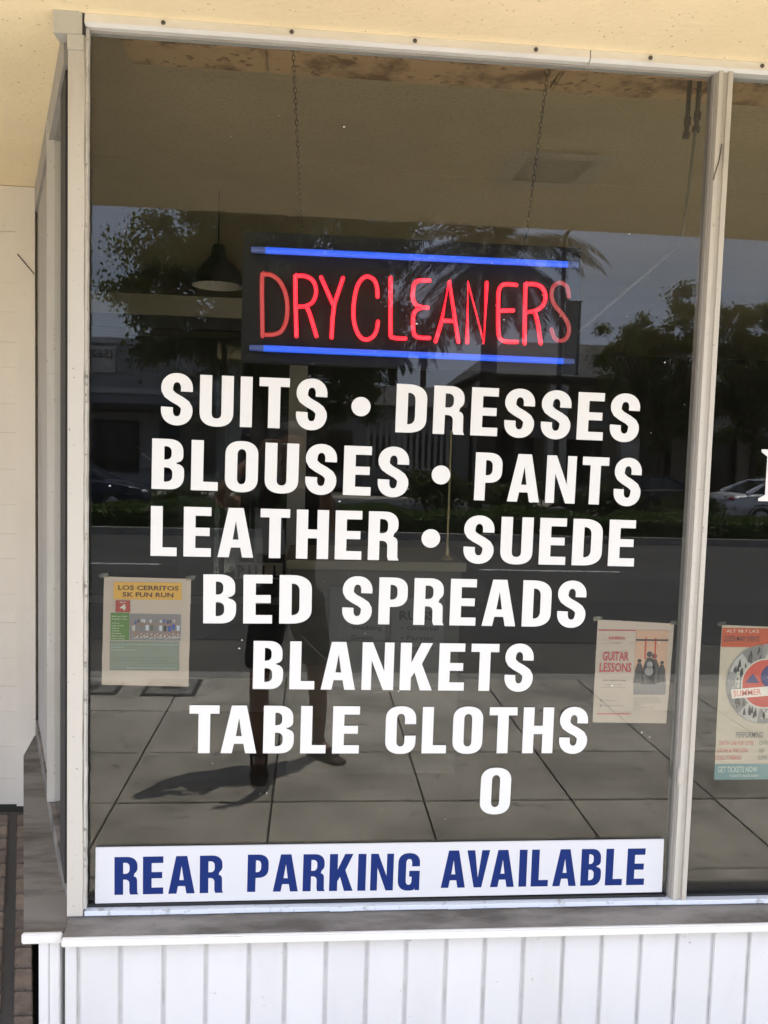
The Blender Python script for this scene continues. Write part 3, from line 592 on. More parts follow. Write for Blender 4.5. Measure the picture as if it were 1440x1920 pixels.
# ------------------------------------------------------------------ things inside the shop
pl = thing('pendant_lamp', 'black dome pendant lamp hanging inside the shop', 'lamp', (-.452, 1.8, 2.47))
obj('shade', MB().lathe([(.118, 2.475), (.112, 2.50), (.09, 2.545), (.058, 2.585), (.034, 2.61), (.030, 2.65), (.024, 2.66), (.004, 2.664)], (-.452, 1.8, 0), 32), 'blackmetal', pl, smooth=True)
obj('shade_lining', MB().lathe([(.117, 2.474), (.110, 2.499), (.088, 2.543), (.056, 2.582), (.01, 2.60)], (-.452, 1.8, 0), 32), 'shadein', pl, smooth=True)
obj('bulb', MB().ball((-.452, 1.8, 2.525), (.028, .028, .04)), 'bulb', pl, smooth=True)
obj('cord', MB().tube([(-.452, 1.8, 2.66), (-.452, 1.8, ZC)], .004, 6), 'blackmetal', pl)
dg = thing('glass_door', 'inner glass door with metal stile, crash bar and PULL plate', 'door', (-.7, 3.0, .1))
obj('stile', MB().box(-.155, -.045, 3.0, 3.05, .1, 2.51), 'stile', dg); obj('stile', MB().box(-1.62, -1.51, 3.0, 3.05, .1, 2.51), 'stile', dg)
obj('top_rail', MB().box(-1.51, -.155, 3.0, 3.05, 2.44, 2.51), 'trim', dg); obj('bottom_rail', MB().box(-1.51, -.155, 3.0, 3.05, .1, .3), 'stile', dg)
obj('push_bar', MB().box(-1.51, -.155, 2.95, 2.985, .785, .825), 'stile', dg); obj('pane', MB().box(-1.51, -.155, 3.02, 3.028, .3, 2.44), 'glass_in', dg)
pp = obj('pull_plate', MB().box(-.465, -.175, 3.008, 3.018, .935, 1.035), 'vinyl', dg); text('P U L L', -.45, -.19, .948, .075, 'seal', pp, 3.0065, bold=.03)
ct = thing('shop_counter', 'wooden shop counter with printed notices on its front', 'counter', (.33, 2.2, .1))
obj('counter_front', MB().box(-.10, .76, 2.0, 2.6, .1, 1.15), 'wood', ct); obj('counter_top', MB().box(-.12, .78, 1.97, 2.63, 1.15, 1.195), 'woodtop', ct, bevel=.004)
nt1 = tag(obj('notice', MB().box(.41, .68, 1.994, 1.9985, .55, 1.01), 'notice'), 'printed notice headed RUGS on the counter front', 'notice')
text('RUGS', .45, .63, .90, .045, 'darkgrey', nt1, 1.9930, bold=.04)
for i, s_ in enumerate(('• Oriental', '• Persian', '• Turkish')): text(s_, .46, .46+.019*len(s_), .845-.05*i, .024, 'darkgrey', nt1, 1.9930)
nt2 = tag(obj('notice', MB().box(.10, .38, 1.994, 1.9985, .55, 1.06), 'notice'), 'printed notice reading Wedding Gowns on the counter front', 'notice')
for i, s_ in enumerate(('Wedding', 'Gowns')): text(s_, .21, .21+.022*len(s_), .845-.05*i, .024, 'darkgrey', nt2, 1.9930)
rd = thing('display_stand', 'thin brass display stand on the shop counter', 'stand', (.70, 2.1, 1.195))
obj('rod', MB().tube([(.70, 2.1, 1.195), (.70, 2.1, 1.86)], .006, 6), 'brass', rd); obj('base', MB().lathe([(.03, 1.195), (.03, 1.2), (.012, 1.22), (.008, 1.26)], (.70, 2.1, 0), 12), 'brass', rd)
for (x, z1_, q) in ((1.022, 2.645, 0), (1.050, 2.662, 1)):
    t_ = thing('pipe_stub', 'short dark capped pipe stub under the shop ceiling'+(' with a cable' if q else ' beside a cabled one'), 'pipe', (x-.01, .2, z1_))
    obj('pipe', MB().tube([(x, .2, ZC-.09), (x-.003, .2, z1_)], .007, 8), 'pipe', t_); obj('coupling', MB().tube([(x-.001, .2, z1_+.05), (x-.002, .2, z1_+.030)], .0105, 8), 'pipe', t_); obj('cap', MB().tube([(x-.003, .2, z1_+.01), (x-.004, .2, z1_-.004)], .011, 8), 'pipe', t_)
tag(obj('cable', MB().tube([(1.045, .2, 2.66), (1.036, .2, 2.52), (1.022, .2, 2.36), (.98, .21, 2.31), (.86, .24, 2.20), (.74, .25, 2.09)], .0045, 6), 'cable'), 'grey cable drooping from the pipe stub behind the glass', 'cable')

# posters taped inside the glass
YP = .0135
def paper(name, pts, m, label):
    t_ = thing(name, label, 'poster', (pts[3][0], YP, pts[3][1]))
    (a, b_, c, d) = pts   # TL TR BR BL
    mb = MB(); n_ = 8
    for i in range(n_+1):
        for j in range(n_+1):
            u, v_ = i/n_, j/n_; x = (a[0]*(1-u)+b_[0]*u)*(1-v_)+(d[0]*(1-u)+c[0]*u)*v_; z = (a[1]*(1-u)+b_[1]*u)*(1-v_)+(d[1]*(1-u)+c[1]*u)*v_
            mb.v.append((x+.0006*random.uniform(-1, 1)*(i in (0, n_)), YP+.0006+.0004*math.sin(3*u+5*v_), z))
    for i in range(n_):
        for j in range(n_): k = i*(n_+1)+j; mb.f.append((k, k+n_+1, k+n_+2, k+1))
    obj('sheet', mb, m, t_)
    for (q, sg_) in ((a, 1), (b_, -1)): obj('tape', MB().hexa([(q[0]-.012, YP-.0012, q[1]-.004), (q[0]+.012, YP-.0012, q[1]-.001), (q[0]+.012, YP-.0008, q[1]-.001), (q[0]-.012, YP-.0008, q[1]-.004), (q[0]-.013, YP-.0012, q[1]+.007), (q[0]+.011, YP-.0012, q[1]+.010), (q[0]+.011, YP-.0008, q[1]+.010), (q[0]-.013, YP-.0008, q[1]+.007)]), 'tape', t_)
    return t_
p1 = paper('run_poster', [(-.519, 1.406), (-.303, 1.403), (-.306, 1.124), (-.524, 1.128)], 'paper', 'poster with orange heading, red date box and photo of runners')
y_ = YP-.0002; y2 = y_-.0008
obj('heading_band', rect(-.495, -.326, 1.349, 1.393, y_), 'orange', p1)
text('LOS CERRITOS', -.484, -.333, 1.3735, .0115, 'brown', p1, y2, bold=.035); text('5K FUN RUN', -.473, -.346, 1.356, .0115, 'brown', p1, y2, bold=.035)
obj('date_box', rect(-.490, -.454, 1.316, 1.346, y_), 'redbox', p1); text('MAY', -.479, -.464, 1.339, .0045, 'cream', p1, y2); text('4', -.479, -.464, 1.322, .0145, 'cream', p1, y2, bold=.04)
obj('side_box', rect(-.502, -.456, 1.244, 1.314, y_), 'green', p1)
for i, s_ in enumerate(('8:00 am / 8:30', 'Register / run', '8:30 am', 'Kids Sprint', '9:00 am', 'Walkers', 'Strollers', 'Meet in park', 'Elliot Plaza')): text(s_, -.499, -.499+.0027*len(s_), 1.3035-.0066*i-(.004 if i > 1 else 0), .0032, 'cream', p1, y2)
ph = obj('photo', rect(-.4545, -.327, 1.2435, 1.312, y_), 'asphaltprint', p1)
for i in range(9): # streaks of light on the road
    xa = -.45+.0132*i; obj('photo_streak', MB().add([(xa, y2, 1.245+.002*(i % 3)), (xa+.018, y2, 1.252), (xa+.03, y2, 1.264), (xa+.024, y2, 1.262)], [(0, 1, 2, 3)]), 'lightgrey', ph)
cl = ['shirtblue', 'shirtwhite', 'midgrey', 'darkgrey', 'shirtwhite', 'navy', 'lightgrey', 'photogrey', 'darksage', 'lime']
for i in range(26):
    back = i < 15; xa = -.450+.0082*i if back else -.446+.0112*(i-15); zb2 = (1.278 if back else 1.252)+random.uniform(-.003, .004); s_ = .62 if back else 1.
    xa += random.uniform(-.002, .002); yy_ = y2-(0 if back else .0003); mrun = random.choice(cl)
    f_ = MB()
    f_.add([(xa-.003*s_, yy_, zb2+.016*s_), (xa+.003*s_, yy_, zb2+.016*s_), (xa+.0042*s_, yy_, zb2+.030*s_), (xa-.0042*s_, yy_, zb2+.030*s_)], [(0, 1, 2, 3)])
    r_ = obj('runner_print', f_, mrun, ph)
    g_ = MB().lathe([(.0, 0), (.0026*s_, 0)], (xa, yy_-.0001, zb2+.035*s_), 8, 'y')
    for sg_ in (-1, 1): g_.add([(xa+sg_*.001, yy_-.0001, zb2+.016*s_), (xa+sg_*.0035, yy_-.0001, zb2+.016*s_), (xa+sg_*.006*s_, yy_-.0001, zb2), (xa+sg_*.003*s_, yy_-.0001, zb2)], [(0, 1, 2, 3)])
    obj('runner_limbs', g_, 'skin_p' if False else 'skin', ph)
obj('text_box', rect(-.5035, -.330, 1.166, 1.2415, y_), 'sage', p1)
for i, (s_, x_, m_) in enumerate((('Fun run/walk with the neighborhood through scenic streets of', -.5, 'palegreen'), ('Long Beach.', -.5, 'palegreen'), ('Benefits local schools', -.5, 'palegreen'), ('Join friends and family for food and music in the park', -.5, 'darksage'), ('after the race. Enjoy the kids run and the games', -.5, 'darksage'), ('and more for the whole family at the finish', -.43, 'darksage'), ('Register online today, save your place now', -.46, 'palegreen'))):
    text(s_, x_, min(x_+.0029*len(s_), -.334), 1.232-.0072*i-(.012 if i > 2 else 0)-(.006 if i > 5 else 0), .0032, m_, p1, y2, bold=0)
p2 = paper('guitar_poster', [(.765, 1.311), (.977, 1.302), (.970, 1.028), (.764, 1.031)], 'paper', 'white flyer for guitar lessons with red title and dark photo')
obj('rule', rect(.769, .871, 1.2815, 1.284, y_), 'red', p2); obj('rule', rect(.775, .868, 1.0535, 1.0560, y_), 'red', p2)
text('SHAI BARUCH', .797, .842, 1.258, .0080, 'red', p2, y2, bold=.02); text('~ u ~', .808, .832, 1.246, .006, 'midgrey', p2, y2)
text('GUITAR', .783, .855, 1.201, .0245, 'red', p2, y2, bold=.02); text('LESSONS', .776, .864, 1.170, .0250, 'red', p2, y2, bold=.02)
text('Call or Email for Pricing', .786, .850, 1.145, .0038, 'darkgrey', p2, y2); text('562 - 555 - 0100', .795, .840, 1.133, .0038, 'midgrey', p2, y2, bold=0); text('lessons for all ages', .783, .853, 1.126, .0034, 'midgrey', p2, y2, bold=0)
for i, s_ in enumerate(('Shai Baruch', 'Shai Baruch Official')):
    text(s_, .795, .795+.0026*len(s_), 1.090-.0145*i, .0038, 'midgrey', p2, y2, bold=0); obj('icon', MB().lathe([(.0022, 0), (.0036, 0)], (.785, y2, 1.092-.0145*i), 14, 'y'), 'midgrey', p2)
g2 = obj('photo', rect(.873, .962, 1.108, 1.284, y_), 'warmsky', p2)
obj('photo_ground', MB().add([(.873, y2, 1.108), (.962, y2, 1.108), (.962, y2, 1.150), (.873, y2, 1.145)], [(0, 1, 2, 3)]), 'midgrey', g2)
obj('photo_rail', rect(.873, .962, 1.255, 1.2595, y2), 'darkgrey', g2)
for xg, wg in ((.900, .0035), (.927, .0035)): obj('photo_post', rect(xg-.0018, xg+.0018, 1.205, 1.264, y2), 'redbox', g2)
for xg, zg, s_ in ((.885, 1.150, .8), (.912, 1.146, 1.15), (.926, 1.150, 1.0), (.948, 1.152, .7)):
    obj('figure_print', MB().add([(xg-.018*s_, y2-.0003, zg-.01), (xg+.018*s_, y2-.0003, zg-.01), (xg+.014*s_, y2-.0003, zg+.035*s_), (xg+.006*s_, y2-.0003, zg+.055*s_), (xg-.006*s_, y2-.0003, zg+.055*s_), (xg-.013*s_, y2-.0003, zg+.035*s_)], [(0, 1, 2, 3, 4, 5)]).lathe([(0, 0), (.007*s_, 0)], (xg, y2-.0003, zg+.063*s_), 12, 'y'), 'darkgrey', g2)
obj('figure_print', MB().lathe([(0, 0), (.012, 0)], (.913, y2-.0005, 1.172), 12, 'y').lathe([(0, 0), (.009, 0)], (.914, y2-.0005, 1.190), 12, 'y'), 'photogrey', g2)
for i, s_ in enumerate(('Acoustic and Electric Guitar,', 'Bass, Ukulele, Theory, Songs', 'Beginner to Advanced, Recording', 'All ages', 'Now in person or online', 'lessons')): text(s_, .876, .876+.0024*len(s_), 1.097-.0062*i, .0032, 'midgrey', p2, y2, bold=0)
p3 = paper('concert_poster', [(1.110, 1.300), (1.405, 1.292), (1.405, .868), (1.114, .877)], 'paper2', 'concert poster with orange band and red round emblem')
obj('top_band', rect(1.1115, 1.404, 1.240, 1.2925, y_), 'redorange', p3)
text("ALT 98.7 LA'S", 1.123, 1.215, 1.280, .0085, 'cream', p3, y2, bold=0); text('QUEEN MARY EVENTS', 1.117, 1.218, 1.256, .0155, 'darkgrey', p3, y2, bold=.01)
cx_, cz_ = 1.243, 1.140
dk = obj('photo_disc', MB().lathe([(0, 0), (.112, 0)], (cx_, y_-.0003, cz_), 40, 'y'), 'photogrey', p3)
for i in range(11):   # collage of photographs round the emblem
    a0, a1 = 2*math.pi*i/11, 2*math.pi*(i+.96)/11; q_ = [(cx_+r_*math.cos(a_), y2-.0001, cz_+r_*math.sin(a_)) for r_, a_ in ((.066, a0), (.110, a0), (.1112, (a0+a1)/2), (.110, a1), (.066, a1))]
    pc = obj('collage_photo', MB().add(q_, [(0, 1, 2, 3, 4)]), ('midgrey', 'lightgrey', 'photogrey')[i % 3], dk)
    fm = MB()
    for k in range(7):
        a_ = a0+(a1-a0)*random.uniform(.1, .9); r_ = random.uniform(.076, .100); s_ = random.uniform(.6, 1.1); x, z = cx_+r_*math.cos(a_), cz_+r_*math.sin(a_)
        fm.add([(x-.004*s_, y2-.0002, z-.012*s_), (x+.004*s_, y2-.0002, z-.012*s_), (x+.003*s_, y2-.0002, z+.004*s_), (x-.003*s_, y2-.0002, z+.004*s_)], [(0, 1, 2, 3)]).lathe([(0, 0), (.0024*s_, 0)], (x, y2-.0002, z+.0066*s_), 7, 'y')
    obj('figures_print', fm, ('darkgrey', 'darkgrey', 'cream')[i % 3], pc)
obj('emblem_ring', MB().lathe([(0, 0), (.070, 0)], (cx_, y2-.0004, cz_), 40, 'y'), 'cream', p3)
obj('emblem', MB().lathe([(0, 0), (.066, 0)], (cx_, y2-.0006, cz_), 40, 'y'), 'emblemred', p3)
obj('emblem_peak', MB().add([(1.185, y2-.0008, 1.142), (1.225, y2-.0008, 1.142), (1.205, y2-.0008, 1.168)], [(0, 1, 2)]), 'navy', p3); obj('emblem_peak', MB().add([(1.235, y2-.0008, 1.142), (1.30, y2-.0008, 1.142), (1.268, y2-.0008, 1.19)], [(0, 1, 2)]), 'teal', p3)
obj('emblem_disc', MB().lathe([(0, 0), (.034, 0)], (1.262, y2-.001, 1.160), 28, 'y'), 'navy', p3); text('ALT', 1.247, 1.278, 1.156, .011, 'cream', p3, y2-.0012)
obj('ribbon', MB().hexa([(1.150, y2-.0014, 1.098), (1.36, y2-.0014, 1.115), (1.36, y2-.001, 1.115), (1.150, y2-.001, 1.098), (1.145, y2-.0014, 1.123), (1.36, y2-.0014, 1.142), (1.36, y2-.001, 1.142), (1.145, y2-.001, 1.123)]), 'cream', p3)
text('SUMMER', 1.153, 1.232, 1.1035, .017, 'coral', p3, y2-.0018, bold=.01, tilt=.085)
text('PERFORMING', 1.168, 1.245, .989, .017, 'midgrey', p3, y2, bold=.01)
for i, (s_, m_) in enumerate((('DEATH CAB FOR CUTIE', 'coral'), ('JUDAH & THE LION', 'coral'), ('LOVELYTHEBAND', 'coral'))): text(s_, 1.121-.004*i, 1.121+.0052*len(s_), .968-.0205*i, .0125, m_, p3, y2, bold=.005)
for i, s_ in enumerate(('CHVRCHES', 'AJR', 'SUPERORGANISM')): text(s_, 1.236, 1.236+.0055*len(s_), .968-.0205*i, .0125, 'sage', p3, y2, bold=.005)
obj('bottom_band', rect(1.1135, 1.404, .871, .915, y_), 'teal', p3); text('GET TICKETS NOW', 1.122, 1.235, .892, .0165, 'palegreen', p3, y2, bold=.015); text('TICKETS AND INFO', 1.155, 1.240, .878, .0075, 'palegreen', p3, y2)

# ------------------------------------------------------------------ the photographer
def skin_mesh(name, verts, edges, rad, root=0, sub=2):
    me = bpy.data.meshes.new(name); me.from_pydata(verts, edges, []); o = bpy.data.objects.new(name, me); COL.objects.link(o)
    md = o.modifiers.new('s', 'SKIN'); md.use_smooth_shade = True
    for i, sv in enumerate(me.skin_vertices[0].data):
        r_ = rad[i]; sv.radius = r_ if isinstance(r_, tuple) else (r_, r_); sv.use_root = (i == root)
    sb = o.modifiers.new('u', 'SUBSURF'); sb.levels = sub; sb.render_levels = sub
    m2 = bpy.data.meshes.new_from_object(o.evaluated_get(bpy.context.evaluated_depsgraph_get())); bpy.data.objects.remove(o)
    m2.materials.clear(); m2.name = name; m2.shade_smooth(); return m2
pe = thing('person', 'person in black shirt and dark shorts taking the picture on the sidewalk', 'person', (-.10, -2.30, 0))
J = [(-.12, -2.40, .98), (-.12, -2.41, 1.12), (-.12, -2.43, 1.30), (-.12, -2.44, 1.47), (-.12, -2.42, 1.58), (-.12, -2.40, 1.66), (-.12, -2.41, 1.76), (-.12, -2.42, 1.845),
     (-.22, -2.39, .92), (-.265, -2.33, .52), (-.262, -2.30, .30), (-.255, -2.29, .09), (-.245, -2.16, .035),
     (-.02, -2.42, .92), (.045, -2.44, .52), (.060, -2.48, .30), (.065, -2.50, .09), (.135, -2.42, .035),
     (-.30, -2.43, 1.46), (-.41, -2.33, 1.44), (-.49, -2.22, 1.47), (-.40, -2.26, 1.60), (-.285, -2.315, 1.705),
     (.06, -2.43, 1.46), (.08, -2.36, 1.38), (.085, -2.28, 1.315), (.075, -2.21, 1.45), (.055, -2.165, 1.60)]
Ed = [(0,1),(1,2),(2,3),(3,4),(4,5),(5,6),(6,7),(0,8),(8,9),(9,10),(10,11),(11,12),(0,13),(13,14),(14,15),(15,16),(16,17),(3,18),(18,19),(19,20),(20,21),(21,22),(3,23),(23,24),(24,25),(25,26),(26,27)]
Rd = [(.11,.085),(.115,.085),(.125,.09),(.105,.075),.046,(.072,.088),(.084,.106),(.066,.082),(.065,.07),.058,.056,.036,(.042,.028),(.065,.07),.058,.056,.036,(.042,.028),.05,.047,.040,.037,.026,.05,.047,.040,.037,.026]
obj('body', skin_mesh('body', J, Ed, Rd), 'skin', pe)
def sub_skin(name, ids, grow, m, over={}):
    idx = {k: i for i, k in enumerate(ids)}
    vs = [over.get(k, J[k]) for k in ids]; ed = [(idx[a], idx[b_]) for a, b_ in Ed if a in idx and b_ in idx]
    rd = [tuple(q+grow for q in (Rd[k] if isinstance(Rd[k], tuple) else (Rd[k], Rd[k]))) for k in ids]
    return obj(name, skin_mesh(name, vs, ed, rd), m, pe)
def cloth(name, vs, ed, rd, m): return obj(name, skin_mesh(name, vs, ed, rd), m, pe)
cloth('shirt', [(-.12, -2.40, .80), (-.12, -2.40, .90), (-.12, -2.405, 1.02), (-.12, -2.41, 1.14), (-.12, -2.43, 1.31), (-.12, -2.44, 1.45), (-.12, -2.43, 1.535), (-.29, -2.43, 1.45), (-.36, -2.385, 1.435), (-.425, -2.32, 1.445), (.055, -2.43, 1.45), (.085, -2.38, 1.40), (.09, -2.335, 1.355)],
      [(0, 1), (1, 2), (2, 3), (3, 4), (4, 5), (5, 6), (5, 7), (7, 8), (8, 9), (5, 10), (10, 11), (11, 12)],
      [(.175, .135), (.172, .132), (.160, .122), (.155, .118), (.168, .126), (.155, .108), (.074, .07), .082, .074, .070, .082, .074, .070], 'shirt')
for hx, kx, hy, ky in ((-.205, -.262, -2.39, -2.335), (-.035, .040, -2.41, -2.44)):
    cloth('shorts', [(hx+.02, hy-.005, 1.0), (hx, hy, .90), ((hx+kx)/2, (hy+ky)/2, .75), (kx, ky, .58), (kx, ky, .545)], [(0, 1), (1, 2), (2, 3), (3, 4)], [(.11, .115), (.118, .125), (.108, .112), .094, .093], 'shorts')
obj('hair', MB().ball((-.12, -2.440, 1.805), (.092, .104, .088), 16, 10), 'hair', pe, smooth=True)
obj('nose', MB().ball((-.12, -2.302, 1.735), (.013, .022, .022), 8, 6), 'skin', pe, smooth=True)
for s_ in (-1, 1):
    obj('ear', MB().ball((-.12+s_*.088, -2.415, 1.74), (.010, .02, .032), 8, 6), 'skin', pe, smooth=True)
    obj('eye', MB().ball((-.12+s_*.032, -2.310, 1.762), (.013, .008, .008), 8, 6), 'vinyl', pe, smooth=True)
obj('mouth', MB().ball((-.12, -2.312, 1.692), (.026, .008, .006), 8, 6), 'coral', pe, smooth=True)
def hand(wx, wy, wz, sgn):   # palm beside the phone, four fingers round its far edge, thumb behind
    mb = MB(); mb.ball((wx+sgn*.035, wy+.004, wz+.035), (.030, .020, .045), 12, 8); mb.tube([(wx-sgn*.004, wy, wz-.012), (wx+sgn*.028, wy+.003, wz+.03)], [.027, .024], 10)
    for i, (ln, dz) in enumerate(((.062, .064), (.070, .047), (.064, .030), (.050, .014))):
        a = Vector((wx+sgn*.044, wy+.012, wz+dz)); mb.tube([a, a+Vector((sgn*.02, .012, .006)), a+Vector((sgn*.04, .010, .008)), a+Vector((sgn*ln, .002, .006))], [.0095, .009, .0085, .007], 7)
    a = Vector((wx+sgn*.03, wy-.012, wz+.02)); mb.tube([a, a+Vector((sgn*.02, -.012, .022)), a+Vector((sgn*.045, -.008, .036))], [.012, .010, .008], 7)
    return mb
obj('hand', hand(-.282, -2.320, 1.710, 1), 'skin', pe, smooth=True); obj('hand', hand(.050, -2.160, 1.605, -1), 'skin', pe, smooth=True)
def sandal(x, y, a):
    mtx = Matrix.Translation((x, y, 0)) @ Matrix.Rotation(a, 4, 'Z'); pts = [(-.035, -.10), (.032, -.10), (.042, .02), (.046, .10), (.030, .155), (-.005, .165), (-.040, .13), (-.044, .03)]
    so = obj('sandal', MB().prism(pts, .002, .022), 'sandal', pe, mtx=mtx)
    st = MB().tube([(-.043, .07, .015), (-.03, .07, .062), (0, .07, .075), (.03, .07, .062), (.044, .07, .015)], .011, 6)
    o2 = bpy.data.objects.new('strap', st.mesh('strap')); o2.data.materials.append(M['sandal']); o2.matrix_basis = mtx; link(o2, so)
    st2 = MB().tube([(-.036, -.06, .018), (-.042, -.05, .09), (0, .01, .105), (.042, -.05, .09), (.036, -.06, .018)], .008, 6)
    o3 = bpy.data.objects.new('strap', st2.mesh('strap')); o3.data.materials.append(M['sandal']); o3.matrix_basis = mtx; link(o3, so)
sandal(-.252, -2.23, R(-4)); sandal(.094, -2.465, R(-42))
tag(obj('phone', MB().box(-.055, .018, -2.136, -2.127, 1.618, 1.765), 'phone', bevel=.003), 'black phone held up by the person in black', 'phone')

# utility lids in the sidewalk
for (x0, x1, y0, y1, lab) in ((-1.165, -.785, -4.05, -3.63, 'concrete utility lid in the sidewalk nearest the person'), (-1.78, -1.33, -3.97, -3.66, 'smaller concrete utility lid further from the person')):
    t_ = thing('utility_lid', lab, 'utility lid', (x0, y0, 0), 'utility lids along the kerb')
    obj('rim', MB().box(x0, x1, y0, y1, -.002, .006), 'joint', t_); obj('cover', MB().box(x0+.03, x1-.03, y0+.03, y1-.03, .0061, .010), 'lid', t_, bevel=.002); obj('hand_hole', MB().box((x0+x1)/2-.07, (x0+x1)/2+.07, (y0+y1)/2-.05, (y0+y1)/2+.05, .0101, .0125), 'joint', t_)

# ------------------------------------------------------------------ planting
def clump_pts(cs, n, rad):
    o = []
    for c in cs:
        r_ = rad*random.uniform(.7, 1.25); d = rng.normal(size=(n, 3)); d /= np.linalg.norm(d, axis=1)[:, None]
        o.append(np.array(c)+rng.normal(size=(n, 3))*np.array([r_, r_, r_*.8])*.52)
    return np.concatenate(o)
def tree(name, x, y, trunk_h, crown, nclump, per, rad, lsize, m, label, group, seed, trunk_r=.2, keep=None):
    global rng; rng = np.random.default_rng(seed); random.seed(seed)
    t_ = thing(name, label, 'tree', (x, y, 0), group)
    (cx, cy, cz), (ax, ay, az) = crown; cs = []
    while len(cs) < nclump:
        d = rng.normal(size=3); d /= np.linalg.norm(d); p = d*(rng.random()**.4); wob = .72+.38*math.sin(3.1*math.atan2(d[2], d[0])+seed)*.5+.28*rng.random()
        q = (cx+p[0]*ax*wob, cy+p[1]*ay*wob, cz+p[2]*az*wob)
        if p[2] < -.55 and abs(p[0]) > .65: continue
        if keep and not keep(q): continue
        cs.append(q)
    top = Vector((x+.1, y, trunk_h)); tb = MB().tube([(x, y, -.02), (x+.05, y, trunk_h*.5), top, (cx, cy, cz+az*.3)], [trunk_r*1.25, trunk_r, trunk_r*.85, trunk_r*.25], 10)
    tr_ = obj('trunk', tb, 'bark', t_, smooth=True); lm = MB()
    for c in cs[::3]:
        a = top.lerp(Vector((cx, cy, cz)), random.uniform(0, .8)); b_ = Vector(c); mid = a.lerp(b_, .5)+Vector((0, 0, .25))
        lm.tube([a, mid, b_], [trunk_r*.32, trunk_r*.18, trunk_r*.06], 5, False)
    obj('limbs', lm, 'bark', t_); leaves('crown', clump_pts(cs, per, rad), lsize, m, t_)
    return t_
TG = 'street trees on the far sidewalk'
tree('street_tree', -1.9, -26.2, 3.0, ((-1.5, -26.2, 7.2), (6.7, 3.4, 5.6)), 420, 330, .55, .07, 'leaf_a', 'very large dense tree on the far sidewalk by the pale building', TG, 11, .34, lambda q: q[0] > float(np.interp(q[2], [2, 4, 5, 6.2, 7, 9, 11], [-4.9, -5.2, -6.2, -6.6, -6.0, -4.7, -3.2])) and q[0] < float(np.interp(q[2], [2, 4, 6, 9, 11], [1.6, 2.0, 3.3, 3.2, 2.0])))
tree('street_tree', 12.3, -26.6, 2.2, ((12.0, -26.6, 4.7), (2.5, 1.9, 3.4)), 150, 300, .32, .05, 'leaf_b', 'medium leafy tree with pointed top next to the banner pole', TG, 23, .13)
tree('street_tree', 15.9, -26.9, 2.2, ((15.8, -26.9, 4.9), (2.6, 1.9, 3.6)), 150, 300, .32, .05, 'leaf_b', 'medium leafy tree behind the silver car', TG, 37, .13)
tree('street_tree', 20.6, -27.0, 2.2, ((20.6, -27.0, 5.2), (2.8, 1.9, 3.1)), 60, 130, .45, .11, 'leaf_b', 'medium leafy tree beyond the silver car, last of its row', TG, 41, .13)
def palm(x, y, h, nf, L_, label, seed, r0=.28):
    random.seed(seed); t_ = thing('palm_tree', label, 'palm', (x, y, 0), 'palms across the street')
    obj('trunk', MB().tube([(x, y, -.02), (x+.05, y, h*.4), (x+.02, y, h*.8), (x, y, h)], [r0*1.25, r0, r0*.95, r0*1.15], 12), 'bark', t_, smooth=True)
    vs = []; fs = []; dv = []; dfs = []
    for i in range(nf):
        az = 2*math.pi*i/nf*2.618; el = R(78-100*((i+.5)/nf)); l_ = L_*random.uniform(.85, 1.1); hd_ = Vector((math.cos(az), math.sin(az), 0)); side = Vector((-math.sin(az), math.cos(az), 0))
        p = Vector((x, y, h+.1)); ang = el; n_ = 44; dead = i > nf*.9
        V, F_ = (dv, dfs) if dead else (vs, fs)
        for k in range(n_):
            st_ = hd_*math.cos(ang)+Vector((0, 0, math.sin(ang))); q = p+st_*(l_/n_); ang -= R((2.2+2.4*k/n_)*30/n_)
            ll = .80*math.sin(math.pi*min(.97, (k+2)/(n_+1)))**.7*(L_/4.2); nrm = side.cross(st_)
            o_ = len(V); wd_ = .012; V += [tuple(p-side*wd_), tuple(p+side*wd_), tuple(q+side*wd_), tuple(q-side*wd_)]; F_.append((o_, o_+1, o_+2, o_+3))
            for s_ in (-1, 1):
                tip = p+side*s_*ll*.75+st_*ll*.55-Vector((0, 0, ll*random.uniform(.15, .5))); o_ = len(V)
                V += [tuple(p), tuple(p.lerp(tip, .5)+st_*.045), tuple(tip), tuple(p.lerp(tip, .5)-st_*.045)]; F_.append((o_, o_+1, o_+2, o_+3))
            p = q
    me = bpy.data.meshes.new('fronds'); me.from_pydata(vs, [], fs); obj('fronds', me, 'frond', t_)
    for k in range(70):   # hanging skirt of dead fronds
        a = random.uniform(0, 6.28); z0_ = h-random.uniform(0, 1.6); rr = r0*1.1; o_ = len(dv); ll = random.uniform(.6, 1.1); c_, s_ = math.cos(a), math.sin(a)
        dv += [(x+c_*rr-s_*.06, y+s_*rr+c_*.06, z0_), (x+c_*rr+s_*.06, y+s_*rr-c_*.06, z0_), (x+c_*(rr+.22), y+s_*(rr+.22), z0_-ll)]; dfs.append((o_, o_+1, o_+2))
    me = bpy.data.meshes.new('dead_fronds'); me.from_pydata(dv, [], dfs); obj('dead_fronds', me, 'deadfrond', t_)
palm(6.1, -27.2, 8.5, 58, 4.5, 'tall palm with arching fronds and shaggy trunk across the street', 5, .30)
palm(7.0, -52, 9.4, 30, 2.3, 'distant thin palm left of the gabled hall', 6, .2); palm(5.3, -55, 8.4, 30, 2.3, 'distant thin palm beyond the white railing', 8, .2)
